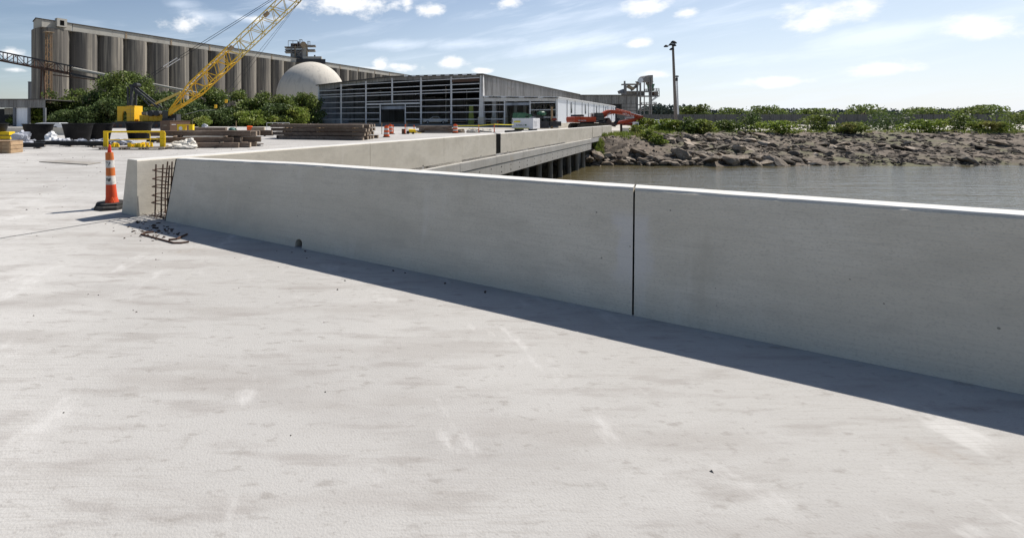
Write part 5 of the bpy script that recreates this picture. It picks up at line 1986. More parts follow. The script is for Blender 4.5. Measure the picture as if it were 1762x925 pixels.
def warehouse():
    root = thing('warehouse', 'long grey metal warehouse with its front stripped to open steel framing', 'warehouse', C0)
    r2, r1 = math.atan2(E2.y, E2.x), math.atan2(E1.y, E1.x)
    UW, LW = 44.0, 98.0
    nf = -E1                                     # front normal
    fl = .5
    MB().prism([W_(-14.5, 0.3, -.02), W_(UW, 0.3, -.02), W_(UW, LW, -.02), W_(-14.5, LW, -.02)], UP * (fl + .02 - .01)).build('floor_slab', wall_m, root)
    MB().bar(W_(-14.6, .12, .25), W_(UW, .12, .25), .3, .5).build('plinth', mat('plinth_concrete', (.25, .245, .24), [(.8, (1, 1, 1), .45, .7, (.19, .185, .18), .7)], rough=.9), root)

    def roof_z(u):
        if u <= 22:
            return 10.75 + .75 * u / 22
        return 11.5 - 1.1 * (u - 22) / 22
    # front columns
    for u, z0 in ((36.5, fl), (28.9, fl), (21.5, 5.3), (14.0, fl), (6.77, fl), (43.9, fl)):
        MB().bar(W_(u, .15, z0), W_(u, .15, roof_z(u) - .35), .34, .34).build('column', steel_m, root)
    for u in (24.8, 18.0):
        MB().bar(W_(u, .15, fl), W_(u, .15, 5.0), .24).build('door_jamb', steel_m, root)
    MB().bar(W_(28.7, .13, 5.15), W_(14.2, .13, 5.15), .3, .34).build('door_header', steel_m, root)
    MB().bar(W_(24.6, .5, 4.25), W_(18.2, .5, 4.25), .3, .75).build('rolled_shutter', clad_in_m, root)
    cols = [43.9, 36.5, 28.9, 21.5, 14.0, 6.77, 0.3]
    for z in (1.56, 3.06, 4.42, 5.78, 7.25, 7.86, 8.9, 10.1):
        for a, b in zip(cols[:-1], cols[1:]):
            ua, ub = a - .2, b + .2
            if z < 5 and a in (28.9, 21.5):
                if a == 28.9:
                    ub = 24.95
                else:
                    ua = 17.85
            if z > 9.9 and a > 40:
                continue
            MB().bar(W_(ua, .02, z), W_(ub, .02, z), .12, .16).build('girt', steel_m, root)
    # gable fascia: weathered sheet under the rake, and the rake trim
    for a, b in zip(cols[:-1], cols[1:]):
        za, zb = roof_z(a), roof_z(b)
        top = .45 if a > 20 else .25
        dd = {43.9: 1.6, 36.5: 1.1, 28.9: .9, 21.5: .9, 14.0: .8, 6.77: .6}[a]
        de = {43.9: 1.1, 36.5: .9, 28.9: .9, 21.5: .9, 14.0: .7, 6.77: .9}[a]
        MB().prism([W_(a, .25, za - .05), W_(b, .25, zb - .05), W_(b, .25, zb - de), W_(a, .25, za - dd)], E1 * .06).build('fascia_sheet', clad_m, root)
    for a, b in ((UW + .5, 22), (22, -.3)):
        MB().bar(W_(a, -.15, roof_z(min(a, UW)) + .02), W_(b, -.15, roof_z(max(b, 0)) + .02), .5, .22).build('rake_trim', roof_m, root)
    # white clips left along the rake where the sheet was torn off
    for k in range(9):
        u = 1 + k * 2.0
        MB().bar(W_(u, -.43, roof_z(u) - .02), W_(u + 1.0, -.43, roof_z(u + 1) - .02), .06, .2).build('torn_flashing', white_m, root)
    MB().bar(W_(6.6, .1, 9.75), W_(.6, .1, 9.7), .1, .7).build('torn_sheet', rust_m, root)
    # roof, two slopes
    MB().prism([W_(UW + .6, -.3, 10.42), W_(22, -.3, 11.52), W_(22, -.3, 11.62), W_(UW + .6, -.3, 10.52)], E1 * (LW + .6)).build('roof', roof_m, root)
    MB().prism([W_(22, -.3, 11.52), W_(-.4, -.3, 10.76), W_(-.4, -.3, 10.86), W_(22, -.3, 11.62)], E1 * (LW + .6)).build('roof', roof_m, root)
    # rafters, purlins seen from below
    for w in [7.5 * k for k in range(1, 13)]:
        MB().bar(W_(UW - .3, w, 10.05), W_(22, w, 11.1), .25, .7).build('rafter', dark_steel_m, root)
        MB().bar(W_(22, w, 11.1), W_(.3, w, 10.35), .25, .7).build('rafter', dark_steel_m, root)
    # right long wall: upper cladding by bays, with eave gutter
    for k in range(13):
        w0, w1 = k * 7.5 + .02, min((k + 1) * 7.5 - .02, LW)
        MB().ribbed(W_(0, w0), W_(0, w1), 6.05, 10.62, .42, .06, NB).build('cladding_panel', clad_m, root)
    MB().bar(W_(-.18, -.2, 10.72), W_(-.18, LW, 10.72), .3, .24).build('gutter', roof_m, root)
    MB().bar(W_(.12, 0, 6.2), W_(.12, LW, 6.2), .2, .3).build('eave_beam', steel_m, root)
    # main columns on the long side with concrete feet
    for k in range(0, 13):
        w = k * 7.5 + .35
        hh, q0, q1 = (10.1, .52, .3) if k == 0 else (5.5, .48, .36)
        cm_ = MB()
        cm_.add([W_(.1 + a * q, w + b * q, zz) for q, zz in ((q0, fl), (q1, fl + hh)) for a, b in ((-1, -1), (1, -1), (1, 1), (-1, 1))],
                [(3, 2, 1, 0), (4, 5, 6, 7), (0, 1, 5, 4), (1, 2, 6, 5), (2, 3, 7, 6), (3, 0, 4, 7)])
        cm_.build('main_column', steel_m if k else mat('column_grey', (.62, .61, .60), [(1, (1, 1, .4), .45, .7, (.42, .39, .36), .7)], rough=.7), root)
        if k < 4:
            MB().box(W_(.1, w, fl + .75), (1.3, 1.2, 1.5), rz=r1).build('column_pedestal', wall_m, root)
    # corner cladding strip
    MB().bar(W_(-.05, .05, 6.0), W_(-.05, .05, 10.7), .16).build('corner_trim', roof_m, root)
    # far walls seen from inside
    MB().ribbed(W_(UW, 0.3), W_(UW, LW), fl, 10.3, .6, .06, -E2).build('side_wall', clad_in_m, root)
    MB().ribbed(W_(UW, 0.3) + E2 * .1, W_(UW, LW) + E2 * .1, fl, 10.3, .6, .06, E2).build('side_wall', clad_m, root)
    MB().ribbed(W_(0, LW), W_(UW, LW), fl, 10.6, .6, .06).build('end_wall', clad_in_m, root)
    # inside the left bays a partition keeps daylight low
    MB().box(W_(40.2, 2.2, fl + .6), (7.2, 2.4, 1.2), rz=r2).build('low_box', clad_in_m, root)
    for k in range(1, 6):
        MB().bar(W_(22, k * 15, fl), W_(22, k * 15, 11), .3).build('inner_column', steel_m, root)
    # lime tarp hanging at the corner
    tag(MB().prism([W_(3.6, 1.6, fl), W_(2.3, 1.6, fl), W_(2.5, 1.6, 4.4), W_(3.3, 1.6, 4.6)], E1 * .05).build('lime_tarp', lime_m), 'lime green tarp hanging inside the warehouse corner', 'tarp')
    # ---------------- lean-to
    LU = 14.5
    MB().prism([W_(.2, -.35, 6.22), W_(-LU - .3, -.35, 5.62), W_(-LU - .3, -.35, 5.74), W_(.2, -.35, 6.34)], E1 * 72).build('lean_to_roof', steel_m, root)
    MB().prism([W_(-.3, .02, 5.95), W_(-LU, .02, 5.45), W_(-LU, .02, 4.95), W_(-.3, .02, 5.2)], E1 * .12).build('lean_to_fascia', mat('fascia_pale', (.66, .64, .61), [(1.2, (1, 1, .5), .45, .7, (.5, .48, .45), .7), (2.5, (1, 1, 1), .58, .72, (.2, .13, .09), .5)], rough=.8), root)
    for k in range(8):
        u = -1 - k * 1.75
        MB().box(W_(u, -.12, 6.12 + u * .035), (.9, .35, .18), rz=r2).build('roof_clip', dark_steel_m if k % 2 else white_m, root)
    for u in (-4.6, -9.5, -14.3):
        MB().bar(W_(u, .1, fl), W_(u, .1, 5.3), .22 if u > -14 else .3).build('lean_to_column', steel_m, root)
    for z in (1.6, 3.05, 4.5):
        MB().bar(W_(-.3, .1, z), W_(-4.5, .1, z), .1, .16).build('girt', steel_m, root)
    for z in (1.95, 3.35, 4.72):
        MB().bar(W_(-9.6, .1, z), W_(-14.2, .1, z), .1, .16).build('girt', steel_m, root)
    MB().bar(W_(-4.7, .3, 4.55), W_(-9.4, .3, 4.55), .3, .5).build('rolled_shutter', clad_in_m, root)
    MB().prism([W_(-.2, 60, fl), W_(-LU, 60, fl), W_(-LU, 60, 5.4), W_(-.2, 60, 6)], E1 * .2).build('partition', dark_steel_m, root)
    # white side wall of the lean-to, bay by bay, with narrow windows
    for k in range(10):
        w0, w1 = k * 7.5 + .06, (k + 1) * 7.5 - .06
        pn = MB().ribbed(W_(-LU, w0), W_(-LU, w1), .85, 5.46, .5, .03, NB).build('white_panel', white_m, root)
        MB().bar(W_(-LU - .05, w1 + .06, .85), W_(-LU - .05, w1 + .06, 5.4), .10).build('panel_joint', stack_m, root)
        if k % 2 == 1:
            c = W_(-LU - .07, w0 + 3.9, 3.9)
            MB().box(c, (.95, .08, 2.2), rz=r1).build('window_frame', stack_m, pn)
            MB().box(c + NB * .05, (.75, .02, 2.0), rz=r1).build('window_pane', glass_m, pn)
    MB().bar(W_(-LU - .12, 0, 5.55), W_(-LU - .12, 75, 5.55), .2, .16).build('white_gutter', white_m, root)
    MB().bar(W_(-LU, 0, .42), W_(-LU, 75, .42), .3, .84).build('plinth', wall_m, root)


warehouse()


def car(name, label, c, rz, m, L=4.8, H=1.55, W=1.85, pickup=False, group=None, grp=None):
    root = thing(name, label, 'pickup truck' if pickup else 'car', c, grp)
    cs, sn = math.cos(rz), math.sin(rz)

    def T(x, y, z):
        return Vector(c) + V(x * cs - y * sn, x * sn + y * cs, z)
    if pickup:
        prof = [(-L / 2, .45), (L / 2, .42), (L / 2, .85), (L / 2 - .15, 1.0), (L * .24, 1.1), (L * .10, H), (-L * .14, H), (-L * .18, 1.08), (-L / 2, 1.05)]
    else:
        prof = [(-L / 2, .42), (L / 2, .40), (L / 2, .80), (L / 2 - .2, .95), (L * .24, 1.05), (L * .08, H), (-L * .40, H), (-L / 2, 1.0)]
    b = MB().prism([T(x, -W / 2, z) for x, z in prof], T(0, W / 2, 0) - T(0, -W / 2, 0)).build('body', m, root)
    bevel(b, .06, 3)
    for sy in (-1, 1):
        gl = MB()
        y = sy * (W / 2 + .012)
        if pickup:
            pg = [(L * .20, 1.12), (L * .09, H - .1), (-L * .12, H - .1), (-L * .15, 1.12)]
        else:
            pg = [(L * .20, 1.06), (L * .07, H - .1), (-L * .38, H - .1), (-L * .43, 1.06)]
        gl.prism([T(x, y - .005, z) for x, z in pg], T(0, .01, 0) - T(0, 0, 0))
        gl.build('side_window', glass_m, root)
        for x in (-L * .31, L * .32):
            wl = MB().tube(T(x, sy * (W / 2 - .2), .36), T(x, sy * (W / 2 + .02), .36), .37, 18).build('wheel', rubber_m, root)
            MB().tube(T(x, sy * (W / 2 + .02), .36), T(x, sy * (W / 2 + .035), .36), .2, 12).build('rim', steel_m, wl)
    ws = MB().prism([T(L * .225, -W * .42, 1.12), T(L * .225, W * .42, 1.12), T(L * .115, W * .38, H - .07), T(L * .115, -W * .38, H - .07)], T(.02, 0, .01) - T(0, 0, 0))
    ws.build('windscreen', glass_m, root)
    for sy in (-1, 1):
        MB().box(T(L / 2 + .01, sy * W * .36, .74), (.05, .32, .16), rz=rz).build('headlight', band_m, root)
        MB().box(T(-L / 2 - .01, sy * W * .40, .85), (.05, .16, .24), rz=rz).build('tail_light', red_m, root)
    return root


q = W_(14.2, 7.5, .5)
car('pickup_truck', 'white pickup truck parked inside the dark warehouse bay', q, R(176), carwhite_m, 5.7, 1.75, 1.95, True)
car('parked_car', 'white car parked behind the black tubs with its rear showing', V((82 - 600) / 800 * 56, 56, .0), R(183), carwhite_m, 4.5, 1.16)
q = P(1131, 207, 104)
car('parked_car', 'white car parked among bushes left of the light poles', V(q.x, 104, -.04), R(10), carwhite_m, 4.6, 1.5)
q = P(1142, 207, 112)
car('parked_car', 'pale car parked beside the white one left of the light poles', V(q.x, 112, -.04), R(15), gen_m, 4.6, 1.45)


# ================================================================== BACKGROUND BUILDINGS
def elevator():
    O0 = V(-107.8, 160, 0) - E2 * 4.0
    root = thing('grain_elevator', 'huge row of weathered concrete grain silos under a long pale gallery', 'silos', O0)
    r = 5.15
    n = 26
    me = None
    centers = []
    for k in range(n):
        for j in range(2):
            if j > 0 and k > 0:
                continue
            centers.append(O0 + E1 * (5.6 + k * 9.8) + E2 * (r - .6 + j * 3.6))
    for c in centers:
        if me is None:
            o = MB().lathe([(r, -.1), (r, 32.9)], (0, 0, 0), 40).build('silo', silo_m, root, smooth=True)
            me = o.data
            o.matrix_parent_inverse = Matrix.Identity(4)
            o.location = c - O0
        else:
            o = bpy.data.objects.new('silo', me)
            COL.objects.link(o)
            o.parent = root
            o.location = c - O0
        o.rotation_euler = (0, 0, random.uniform(0, 6.28))
    Lg = n * 9.8
    # dark infill between silos
    MB().prism([O0 + E1 * 5 + E2 * 5.2 + UP * 0, O0 + E1 * (Lg - 4) + E2 * 5.2, O0 + E1 * (Lg - 4) + E2 * 6.4, O0 + E1 * 5 + E2 * 6.4], UP * 32.7).build('infill_wall', silo_m, root)
    # slab and gallery with upright panels
    ga, gb = .9, 8.5
    MB().prism([O0 + E1 * .6 + E2 * .7, O0 + E1 * Lg + E2 * .7, O0 + E1 * Lg + E2 * gb, O0 + E1 * .6 + E2 * gb], UP * .18).build('roof_slab', silo_m, root).location.z = 0
    for o in [x for x in root.children if x.name.startswith('roof_slab')]:
        o.matrix_parent_inverse = o.matrix_parent_inverse @ Matrix.Translation((0, 0, 32.92))
    k = 0
    s = 10.6
    while s < Lg - 1:
        e = min(s + 19.5, Lg)
        MB().box(O0 + E1 * ((s + e) / 2) + E2 * (ga + .2) + UP * 34.33, (e - s - .12, .4, 2.4), rz=math.atan2(.8, .6)).build('gallery_panel', gallery_m, root)
        MB().box(O0 + E1 * (e) + E2 * (ga + .02) + UP * 34.33, (.7, .3, 2.41), rz=math.atan2(.8, .6)).build('gallery_pilaster', tan_m, root)
        s = e
    # end gable of the gallery
    MB().prism([O0 + E1 * .9 + E2 * a + UP * z for a, z in ((ga, 33.12), (8.4, 33.12), (8.4, 35.7), (6, 36.6), (ga, 35.6))], E1 * .5).build('gallery_end', gallery_m, root)
    MB().prism([O0 + E1 * .7 + E2 * a + UP * z for a, z in ((ga - .3, 35.58), (6, 36.65), (8.7, 35.75), (8.7, 36.0), (6, 36.95), (ga - .3, 35.85))], E1 * (Lg - 1)).build('gallery_roof', roof_m, root)
    MB().box(O0 + E1 * 5.6 + E2 * 1.0 + UP * 34.34, (9.6, .4, 2.4), rz=math.atan2(.8, .6)).build('gallery_panel', gallery_m, root)
    MB().box(O0 + E1 * 6.5 + E2 * .1 + UP * 35.2, (3.2, 2, 2.9), rz=math.atan2(.8, .6)).build('dormer', gallery_m, root)
    MB().box(O0 + E1 * 6.5 - E2 * .92 + UP * 35.1, (1.3, .06, 1.7), rz=math.atan2(.8, .6)).build('dormer_door', black_m, root)
    # rusty ladder mast on the corner silo
    b = V(-101.7, 157.6, 0)
    t = MB()
    for a, c in ((-.7, -.7), (.7, -.7), (.7, .7), (-.7, .7)):
        t.bar(b + E1 * a + E2 * c, b + E1 * a + E2 * c + UP * 31, .16)
    for k in range(20):
        z = .8 + k * 1.5
        z2 = z + 1.5
        s_ = 1 if k % 2 else -1
        t.bar(b + E1 * -.7 + E2 * (.7 * s_) + UP * z, b + E1 * -.7 + E2 * (-.7 * s_) + UP * z2, .12)
        t.bar(b + E1 * (.7 * s_) + E2 * -.7 + UP * z, b + E1 * (-.7 * s_) + E2 * -.7 + UP * z2, .12)
        t.bar(b + E1 * -.7 + E2 * -.7 + UP * z, b + E1 * -.7 + E2 * .7 + UP * z, .1)
    t.build('ladder_mast', mat('mast_rust', (.22, .14, .075), [(.6, (1, 1, 1), .45, .7, (.13, .075, .045), .8)], rough=.85), root)
    for z in (31, 20.5):
        MB().box(b + UP * z, (2.6, 2.6, .2), rz=math.atan2(.8, .6)).build('mast_platform', tan_m, root)
    # head house with steel platforms far along the roof
    H0 = O0 + E1 * 132 + E2 * 6
    s_ = 266 / 800
    def hp(px, y, d=0):
        return P(px, y, 262 + d)
    hh = thing('head_house', 'steel elevator head house with platforms rising above the dome', 'tower', hp(515, 105))
    for px, m in ((501, tower_m), (508, tan_m), (520, tower_m), (528, tan_m)):
        for d in (0, 7):
            MB().bar(hp(px, 104, d), hp(px, 79 if px < 525 else 76, d), 0.6).build('leg', m, hh)
    MB().box(hp(514, 96, 3.5), (6.5, 5, 3.2)).build('machine_room', stack_m, hh)
    MB().box(hp(525.5, 93.5, 2.5), (2.6, 5, 7.2)).build('elevator_leg', gallery_m, hh)
    MB().box(hp(504, 98, 2), (2.2, 4, 3)).build('machine_room', gallery_m, hh)
    for px, y, w, d in ((508, 82.4, 11.5, .5), (523, 79.7, 13.5, .5), (517, 87.0, 17.0, .5), (503, 90.5, 8.0, .5), (528, 88, 9.5, .45)):
        MB().box(hp(px, y, 3.5), (w, 6.0, d)).build('platform', tower_m, hh)
    for x0, x1, y in ((496, 512, 70.5), (515, 520, 68.6), (529, 533.5, 71.5)):
        fr = MB()
        fr.bar(hp(x0, y), hp(x1, y), .28)
        for px in (x0, (x0 + x1) / 2, x1):
            fr.bar(hp(px, y), hp(px, 82), .25)
        fr.build('railing', tower_m, hh)
    MB().tube(hp(514, 72, 2), hp(514, 82, 2), .7, 8).build('pipe', stack_m, hh)
    MB().tube(hp(522, 77, -1), hp(522, 77, 6), 1.7, 16).build('head_pulley_hood', tan_m, hh)
    MB().box(hp(511, 78.5, 3), (6.5, 5, 1.6)).build('machinery', rust_m, hh)
    for a, b_ in (((503, 82), (514, 90)), ((516, 80), (523, 88)), ((508, 88), (518, 98)), ((520, 88), (510, 98))):
        MB().bar(hp(*a, -.5), hp(*b_, -.5), .3).build('brace', tower_m, hh)
    MB().box(hp(538, 104, 2), (10.5, 8, 3.4)).build('roof_house', gallery_m, hh)
    MB().box(hp(540, 106, -2.5), (13, .6, 2.6)).build('roof_house', dark_steel_m, hh)
    MB().tube(hp(541.5, 104), hp(541.5, 95), .45, 8).build('vent_pipe', dark_steel_m, hh)
    MB().box(hp(512, 104.8, -2), (13, 1, 2)).build('roof_house', dark_steel_m, hh)


elevator()


def dome():
    D = 192.0
    s = D / 800
    c = V((535 - 600) * s, D, 0)
    r = 59.2 * s
    top = 1.6 + 98 * s
    root = thing('storage_dome', 'pale smooth concrete storage dome in front of the silos', 'dome', c)
    cz = top - r * .985
    prof = [(r, 0), (r, cz * .5), (r, cz)]
    for k in range(1, 15):
        a = math.pi / 2 * k / 15
        prof.append((r * math.cos(a), cz + (top - cz) * math.sin(a)))
    prof.append((.6, top))
    MB().lathe(prof, c, 72).build('shell', dome_m, root, smooth=True)
    # faint construction lifts: thin raised rings
    for z in (cz * .35, cz * .75, cz):
        MB().lathe([(r + .02, z - .06), (r + .05, z), (r + .02, z + .06)], c, 72, caps=False).build('lift_ring', dome_m, root, smooth=True)


dome()


def conveyor():
    A, B = P(0, 96.5, 118), P(300, 155.5, 126)
    d = (B - A).normalized()
    A = A - d * 30
    L = (B - A).length
    root = thing('conveyor_gantry', 'rusty sloping conveyor gantry ending in a pale tube before the silos', 'conveyor', A)
    tl = 30 + 16.5
    up = UP
    sd = V(-d.y, d.x, 0).normalized()
    h = 1.15
    low = MB()
    for y in (-1, 1):
        low.bar(A + sd * y - up * h, A + d * tl + sd * y - up * h, .3, .45)
    low.build('bottom_chord', rust_m, root)
    hi = MB()
    for y in (-1, 1):
        hi.bar(A + sd * y + up * h, A + d * (tl + 3) + sd * y + up * h * .9, .22, .28)
    hi.build('top_chord', dark_steel_m, root)
    MB().bar(A - up * (h - .4), A + d * tl - up * (h - .4), 1.8, .12).build('walkway', rust_m, root)
    k = 0
    t = 0
    while t < tl:
        for y in (-1, 1):
            p = A + d * t + sd * y
            MB().bar(p - up * h, p + up * h, .16).build('upright', rust_m, root)
            z = 1 if k % 2 else -1
            MB().bar(p - up * h * z, p + d * 2.4 + up * h * z, .12).build('diagonal', rust_m if k % 3 else dark_steel_m, root)
        t += 2.4
        k += 1
    # pale tube and dark trough further on
    MB().tube(A + d * (tl + .5) + up * .45, A + d * (tl + 10.5) + up * .45, .42, 12).build('tube', gallery_m, root, smooth=True)
    MB().tube(A + d * (tl + 12) + up * .45, A + d * (L + 22) + up * .45, .36, 12).build('tube', gallery_m, root, smooth=True)
    MB().bar(A + d * (tl - 6) - up * 1.0, A + d * (tl + 14) - up * 1.0, 1.2, .5).build('trough', dark_steel_m, root)
    MB().bar(A + d * (tl - 4) - up * 2.2, A + d * (tl + 6) - up * 1.4, .8, .25).build('trough', rust_m, root)
    # trestle legs below
    for t in (tl + 11, 40):
        p = A + d * t
        for y in (-1, 1):
            MB().bar(V(p.x, p.y, 0) + sd * (y * 1.8), p + sd * (y * .6) - up * .8, .3).build('trestle_leg', rust_m, root)
    q = A + d * (L + 14)
    MB().box(q + V(0, 0, .6), (6.5, 1.2, .3)).build('platform', stack_m, root)
    MB().bar(V(q.x, q.y, 0), q + V(0, 0, .5), .4).build('trestle_leg', stack_m, root)


conveyor()


def left_shed():
    D = 100.0
    s = D / 800

    def X(px):
        return (px - 600) * s

    def Z(y):
        return 1.6 + (205 - y) * s
    root = thing('open_shed', 'low grey metal shed with an open front at the left edge', 'shed', V(X(20), D, 0))
    MB().ribbed(V(X(-90), D), V(X(78), D), Z(185.5), Z(171.5), .55, .06, V(0, -1, 0)).build('cladding_band', clad_m, root)
    MB().box(((X(-90) + X(79)) / 2, D + 6, Z(171)), (X(79) - X(-90), 12.5, .2)).build('roof', roof_m, root)
    MB().ribbed(V(X(26), D + .4), V(X(47), D + .4), 0, Z(185.4), .55, .06, V(0, -1, 0)).build('wall_panel', white_m, root)
    MB().ribbed(V(X(-10), D + 3), V(X(22), D + 3), Z(197), Z(185.4), .55, .06, V(0, -1, 0)).build('wall_panel', gallery_m, root)
    for px in (-40, 24, 49, 76):
        MB().bar(V(X(px), D + .2, 0), V(X(px), D + .2, Z(185.4)), .45).build('column', stack_m, root)
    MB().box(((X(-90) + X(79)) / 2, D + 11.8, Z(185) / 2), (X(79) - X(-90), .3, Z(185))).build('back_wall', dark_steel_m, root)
    q = P(52.5, 172, 215)
    ss = 215 / 800
    root = thing('smokestack', 'slim dark grey smokestack left of the silos', 'chimney', V(q.x, 215, 0))
    MB().lathe([(1.0, 0), (.95, 1.6 + 63 * ss)], V(q.x, 215, 0), 20).build('shaft', stack_m, root, smooth=True)
    MB().lathe([(1.08, 1.6 + 63 * ss), (1.08, 1.6 + 64.2 * ss)], V(q.x, 215, 0), 20).build('cap', dark_steel_m, root, smooth=True)


left_shed()


def far_right():
    # dark grey hall behind the warehouse end
    D = 182.0
    s = D / 800

    def X(px, d=D):
        return (px - 600) / 800 * d

    def Z(y, d=D):
        return 1.6 + (205 - y) * d / 800
    root = thing('grey_hall', 'dark grey ribbed metal hall closing the far end of the warehouse', 'hall', V(X(1045), D, 0))
    x0, x1 = X(990), X(1095.5)
    MB().ribbed(V(x0, D), V(x1, D), Z(179), Z(164.5), .9, .12, V(0, -1, 0)).build('upper_cladding', clad_m, root)
    for k in range(4):
        za, zb = Z(179.2 + k * 5.8), Z(179 + (k + 1) * 5.8)
        MB().box(((X(1070) + x1) / 2, D + .15, (za + zb) / 2), (x1 - X(1070), .2, abs(za - zb) - .12)).build('lower_panel', clad_m, root)
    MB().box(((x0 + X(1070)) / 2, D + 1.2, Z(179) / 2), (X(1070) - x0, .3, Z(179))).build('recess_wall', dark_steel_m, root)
    MB().box(((x0 + x1) / 2, D + 12, Z(164)), (x1 - x0 + .6, 25, .35)).build('roof', roof_m, root)
    MB().box((x1 + .1, D + 12, Z(164.7) / 2), (.3, 24, Z(164.7))).build('end_wall', dark_steel_m, root)
    # conveyor tower
    D = 205.0

    def p(px, y, d=0):
        return P(px, y, D + d)
    root = thing('conveyor_tower', 'dark steel conveyor tower with platforms beside the grey hall', 'tower', p(1110, 205))
    for px, w in ((1101.8, .5), (1108.6, .3), (1117.4, .3), (1120.3, .52)):
        for d in (0, 3.5):
            b = p(px, 205, d)
            MB().bar(V(b.x, b.y, 0), p(px, 134, d), w).build('leg', tower_m, root)
    for x0, x1, y, h in ((1099, 1124, 140.6, .7), (1075, 1121, 157.6, .9), (1102, 1134.6, 165.6, .9), (1102, 1129.5, 180.2, .6), (1102, 1121, 190, .5), (1074.6, 1101, 145.2, 1.0)):
        a, b = p(x0, y), p(x1, y)
        MB().box((a + b) / 2 + V(0, 1.2, 0), (b.x - a.x, 2.6, h * .6)).build('platform', tower_m, root)
    hs = [(1107.2, 140), (1107.2, 136), (1109, 133), (1112, 130.6), (1116, 129.6), (1123.6, 129.2), (1123.6, 145), (1121, 145), (1121, 140)]
    MB().prism([p(a, b) for a, b in hs], (0, 4, 0)).build('head_enclosure', tower_m, root)
    MB().bar(p(1096, 143, 2), p(1108, 136.5, 2), 1.2, .9).build('drive', tan_m, root)
    MB().tube(p(1102, 138.5, -.5), p(1102, 138.5, 4), 1.1, 12).build('drum', white_m, root)
    for px in (1074.8, 1076.8, 1096.5):
        b = p(px, 205)
        MB().bar(V(b.x, b.y, 0), p(px, 139.5 if px < 1076 else 145), .5).build('leg', tower_m, root)
    MB().box(p(1088.5, 161, 3), (8.5, 3, 1.9)).build('machine_house', tower_m, root)
    MB().bar(p(1080, 148.5, 1), p(1090, 153.5, 1), 1.2).build('chute', tan_m, root)
    MB().bar(p(1097, 147, 1), p(1086, 155, 1), .9).build('chute', tower_m, root)
    MB().bar(p(1065.5, 159.3, 1), p(1074, 155.8, 1), 2, 1.4).build('chute', stack_m, root)
    MB().prism([p(1120, 144.5, 1), p(1127, 144.5, 1), p(1125, 150, 1), p(1125, 157, 1), p(1122, 157, 1), p(1121.5, 150, 1)], (0, 3, 0)).build('hopper', green_m, root)
    MB().box(p(1124, 161.5, 2.5), (2.0 * 1.1, 3, 1.8)).build('machinery', rust_m, root)
    fr = MB()
    for x0, x1, y0, y1 in ((1121, 1134, 152.5, 156.5), (1127, 1134.3, 156.5, 165.5), (1121, 1129.5, 176, 180), (1110, 1117, 153.5, 157.4), (1104, 1117, 176.5, 180), (1104, 1119, 186, 190)):
        fr.bar(p(x0, y0), p(x1, y0), .22)
        fr.bar(p(x0, (y0 + y1) / 2), p(x1, (y0 + y1) / 2), .16)
        for k in range(4):
            xx = x0 + (x1 - x0) * k / 3
            fr.bar(p(xx, y0), p(xx, y1), .2)
    fr.build('railing', tower_m, root)
    MB().bar(p(1122, 173), p(1130.5, 166.5), .6).build('brace', steel_m, root)
    # light poles
    for bx_, by, tx, ty, D, r, lab, hd in ((1163.2, 204.5, 1157.8, 77, 110, .36, 'tall weathered light pole with a cluster of floodlights', True),
                                         (1167.2, 205, 1164.6, 130, 140, .30, 'shorter slim light pole right behind the tall one', False)):
        b, t = P(bx_, by, D), P(tx, ty, D)
        b = V(b.x, D, 0)
        root = thing('light_pole', lab, 'light pole', b)
        MB().tube(b, t, r, 12, r * .62).build('shaft', pole_m if hd else steel_m, root, smooth=True)
        if hd:
            for dx, dy, w in ((-.15, .55, .55), (-.75, -.05, .42), (.1, -.25, .42), (-.5, -1.15, .5), (.25, .35, .4), (-1.85, -.45, .48)):
                c = t + V(dx, -.35, dy)
                lm = MB().lathe([(w * .45, -.22), (w, -.16), (w * .9, .06), (w * .35, .32)], c, 14).build('floodlight', dark_steel_m, root, smooth=True)
            MB().bar(t + V(-1.9, -.1, -.35), t + V(.3, -.1, -.1), .1).build('crossarm', dark_steel_m, root)
            MB().bar(t + V(-.6, -.1, .35), t + V(.3, -.1, .35), .1).build('crossarm', dark_steel_m, root)
            MB().bar(t + V(0, 0, -.3), t + V(0, 0, .6), .16).build('bracket', dark_steel_m, root)
        else:
            MB().box(t + V(-.1, 0, -.3), (1.0, .5, .4)).build('lamp', dark_steel_m, root)
            MB().box(t + V(-.1, 0, -1.2), (.5, .5, 1.0)).build('control_box', dark_steel_m, root)
    # grey sheet fence behind the bushes
    a, b = V(74, 128, 0), V(190, 128, 0)
    root = thing('site_fence', 'long dull grey sheet fence behind the bushes beside the light poles', 'fence', a)
    k = 0
    x = 74.0
    while x < 232:
        MB().ribbed(V(x + .05, 128), V(x + 2.95, 128), .05, 2.9, .5, .05, V(0, -1, 0)).build('panel', fence_m, root)
        MB().bar(V(x, 127.9, 0), V(x, 127.9, 3.0), .12).build('post', fence_m, root)
        x += 3.0
    # posts and log rail on the bank crest
    for px, yt, yb, m, w, lab in ((1039, 223.8, 231.4, dark_steel_m, .1, 'short black post right beside the last barrier piece'), (1068.8, 213, 231, rust_m, .16, 'rusty post below the excavator stick'),
                               (1090.2, 219.5, 229.5, rust_m, .10, 'thin rusty post left of a pair below the excavator stick'), (1094, 219, 229, rust_m, .10, 'thin rusty post right of a pair below the excavator stick'),
                               (1115.2, 223.4, 232, bark_m, .13, 'dark wooden post at the left end among bank rocks'), (1117.8, 223.4, 232.5, bark_m, .13, 'dark wooden post close right of its twin among bank rocks')):
        b = G(px, yb, -.04)
        h = (yb - yt) * b.y / 800
        tag(MB().box(b + UP * h / 2, (w, w, h)).build('bank_post', m), lab, 'post', 'posts along the bank crest')
    b = G(1075.5, 227.5, -.05)
    tag(bevel(MB().box(b + UP * .28, (.72, .6, .56)).build('concrete_block', wall_m), .03), 'small grey concrete block on the bank beside the rusty post', 'block')
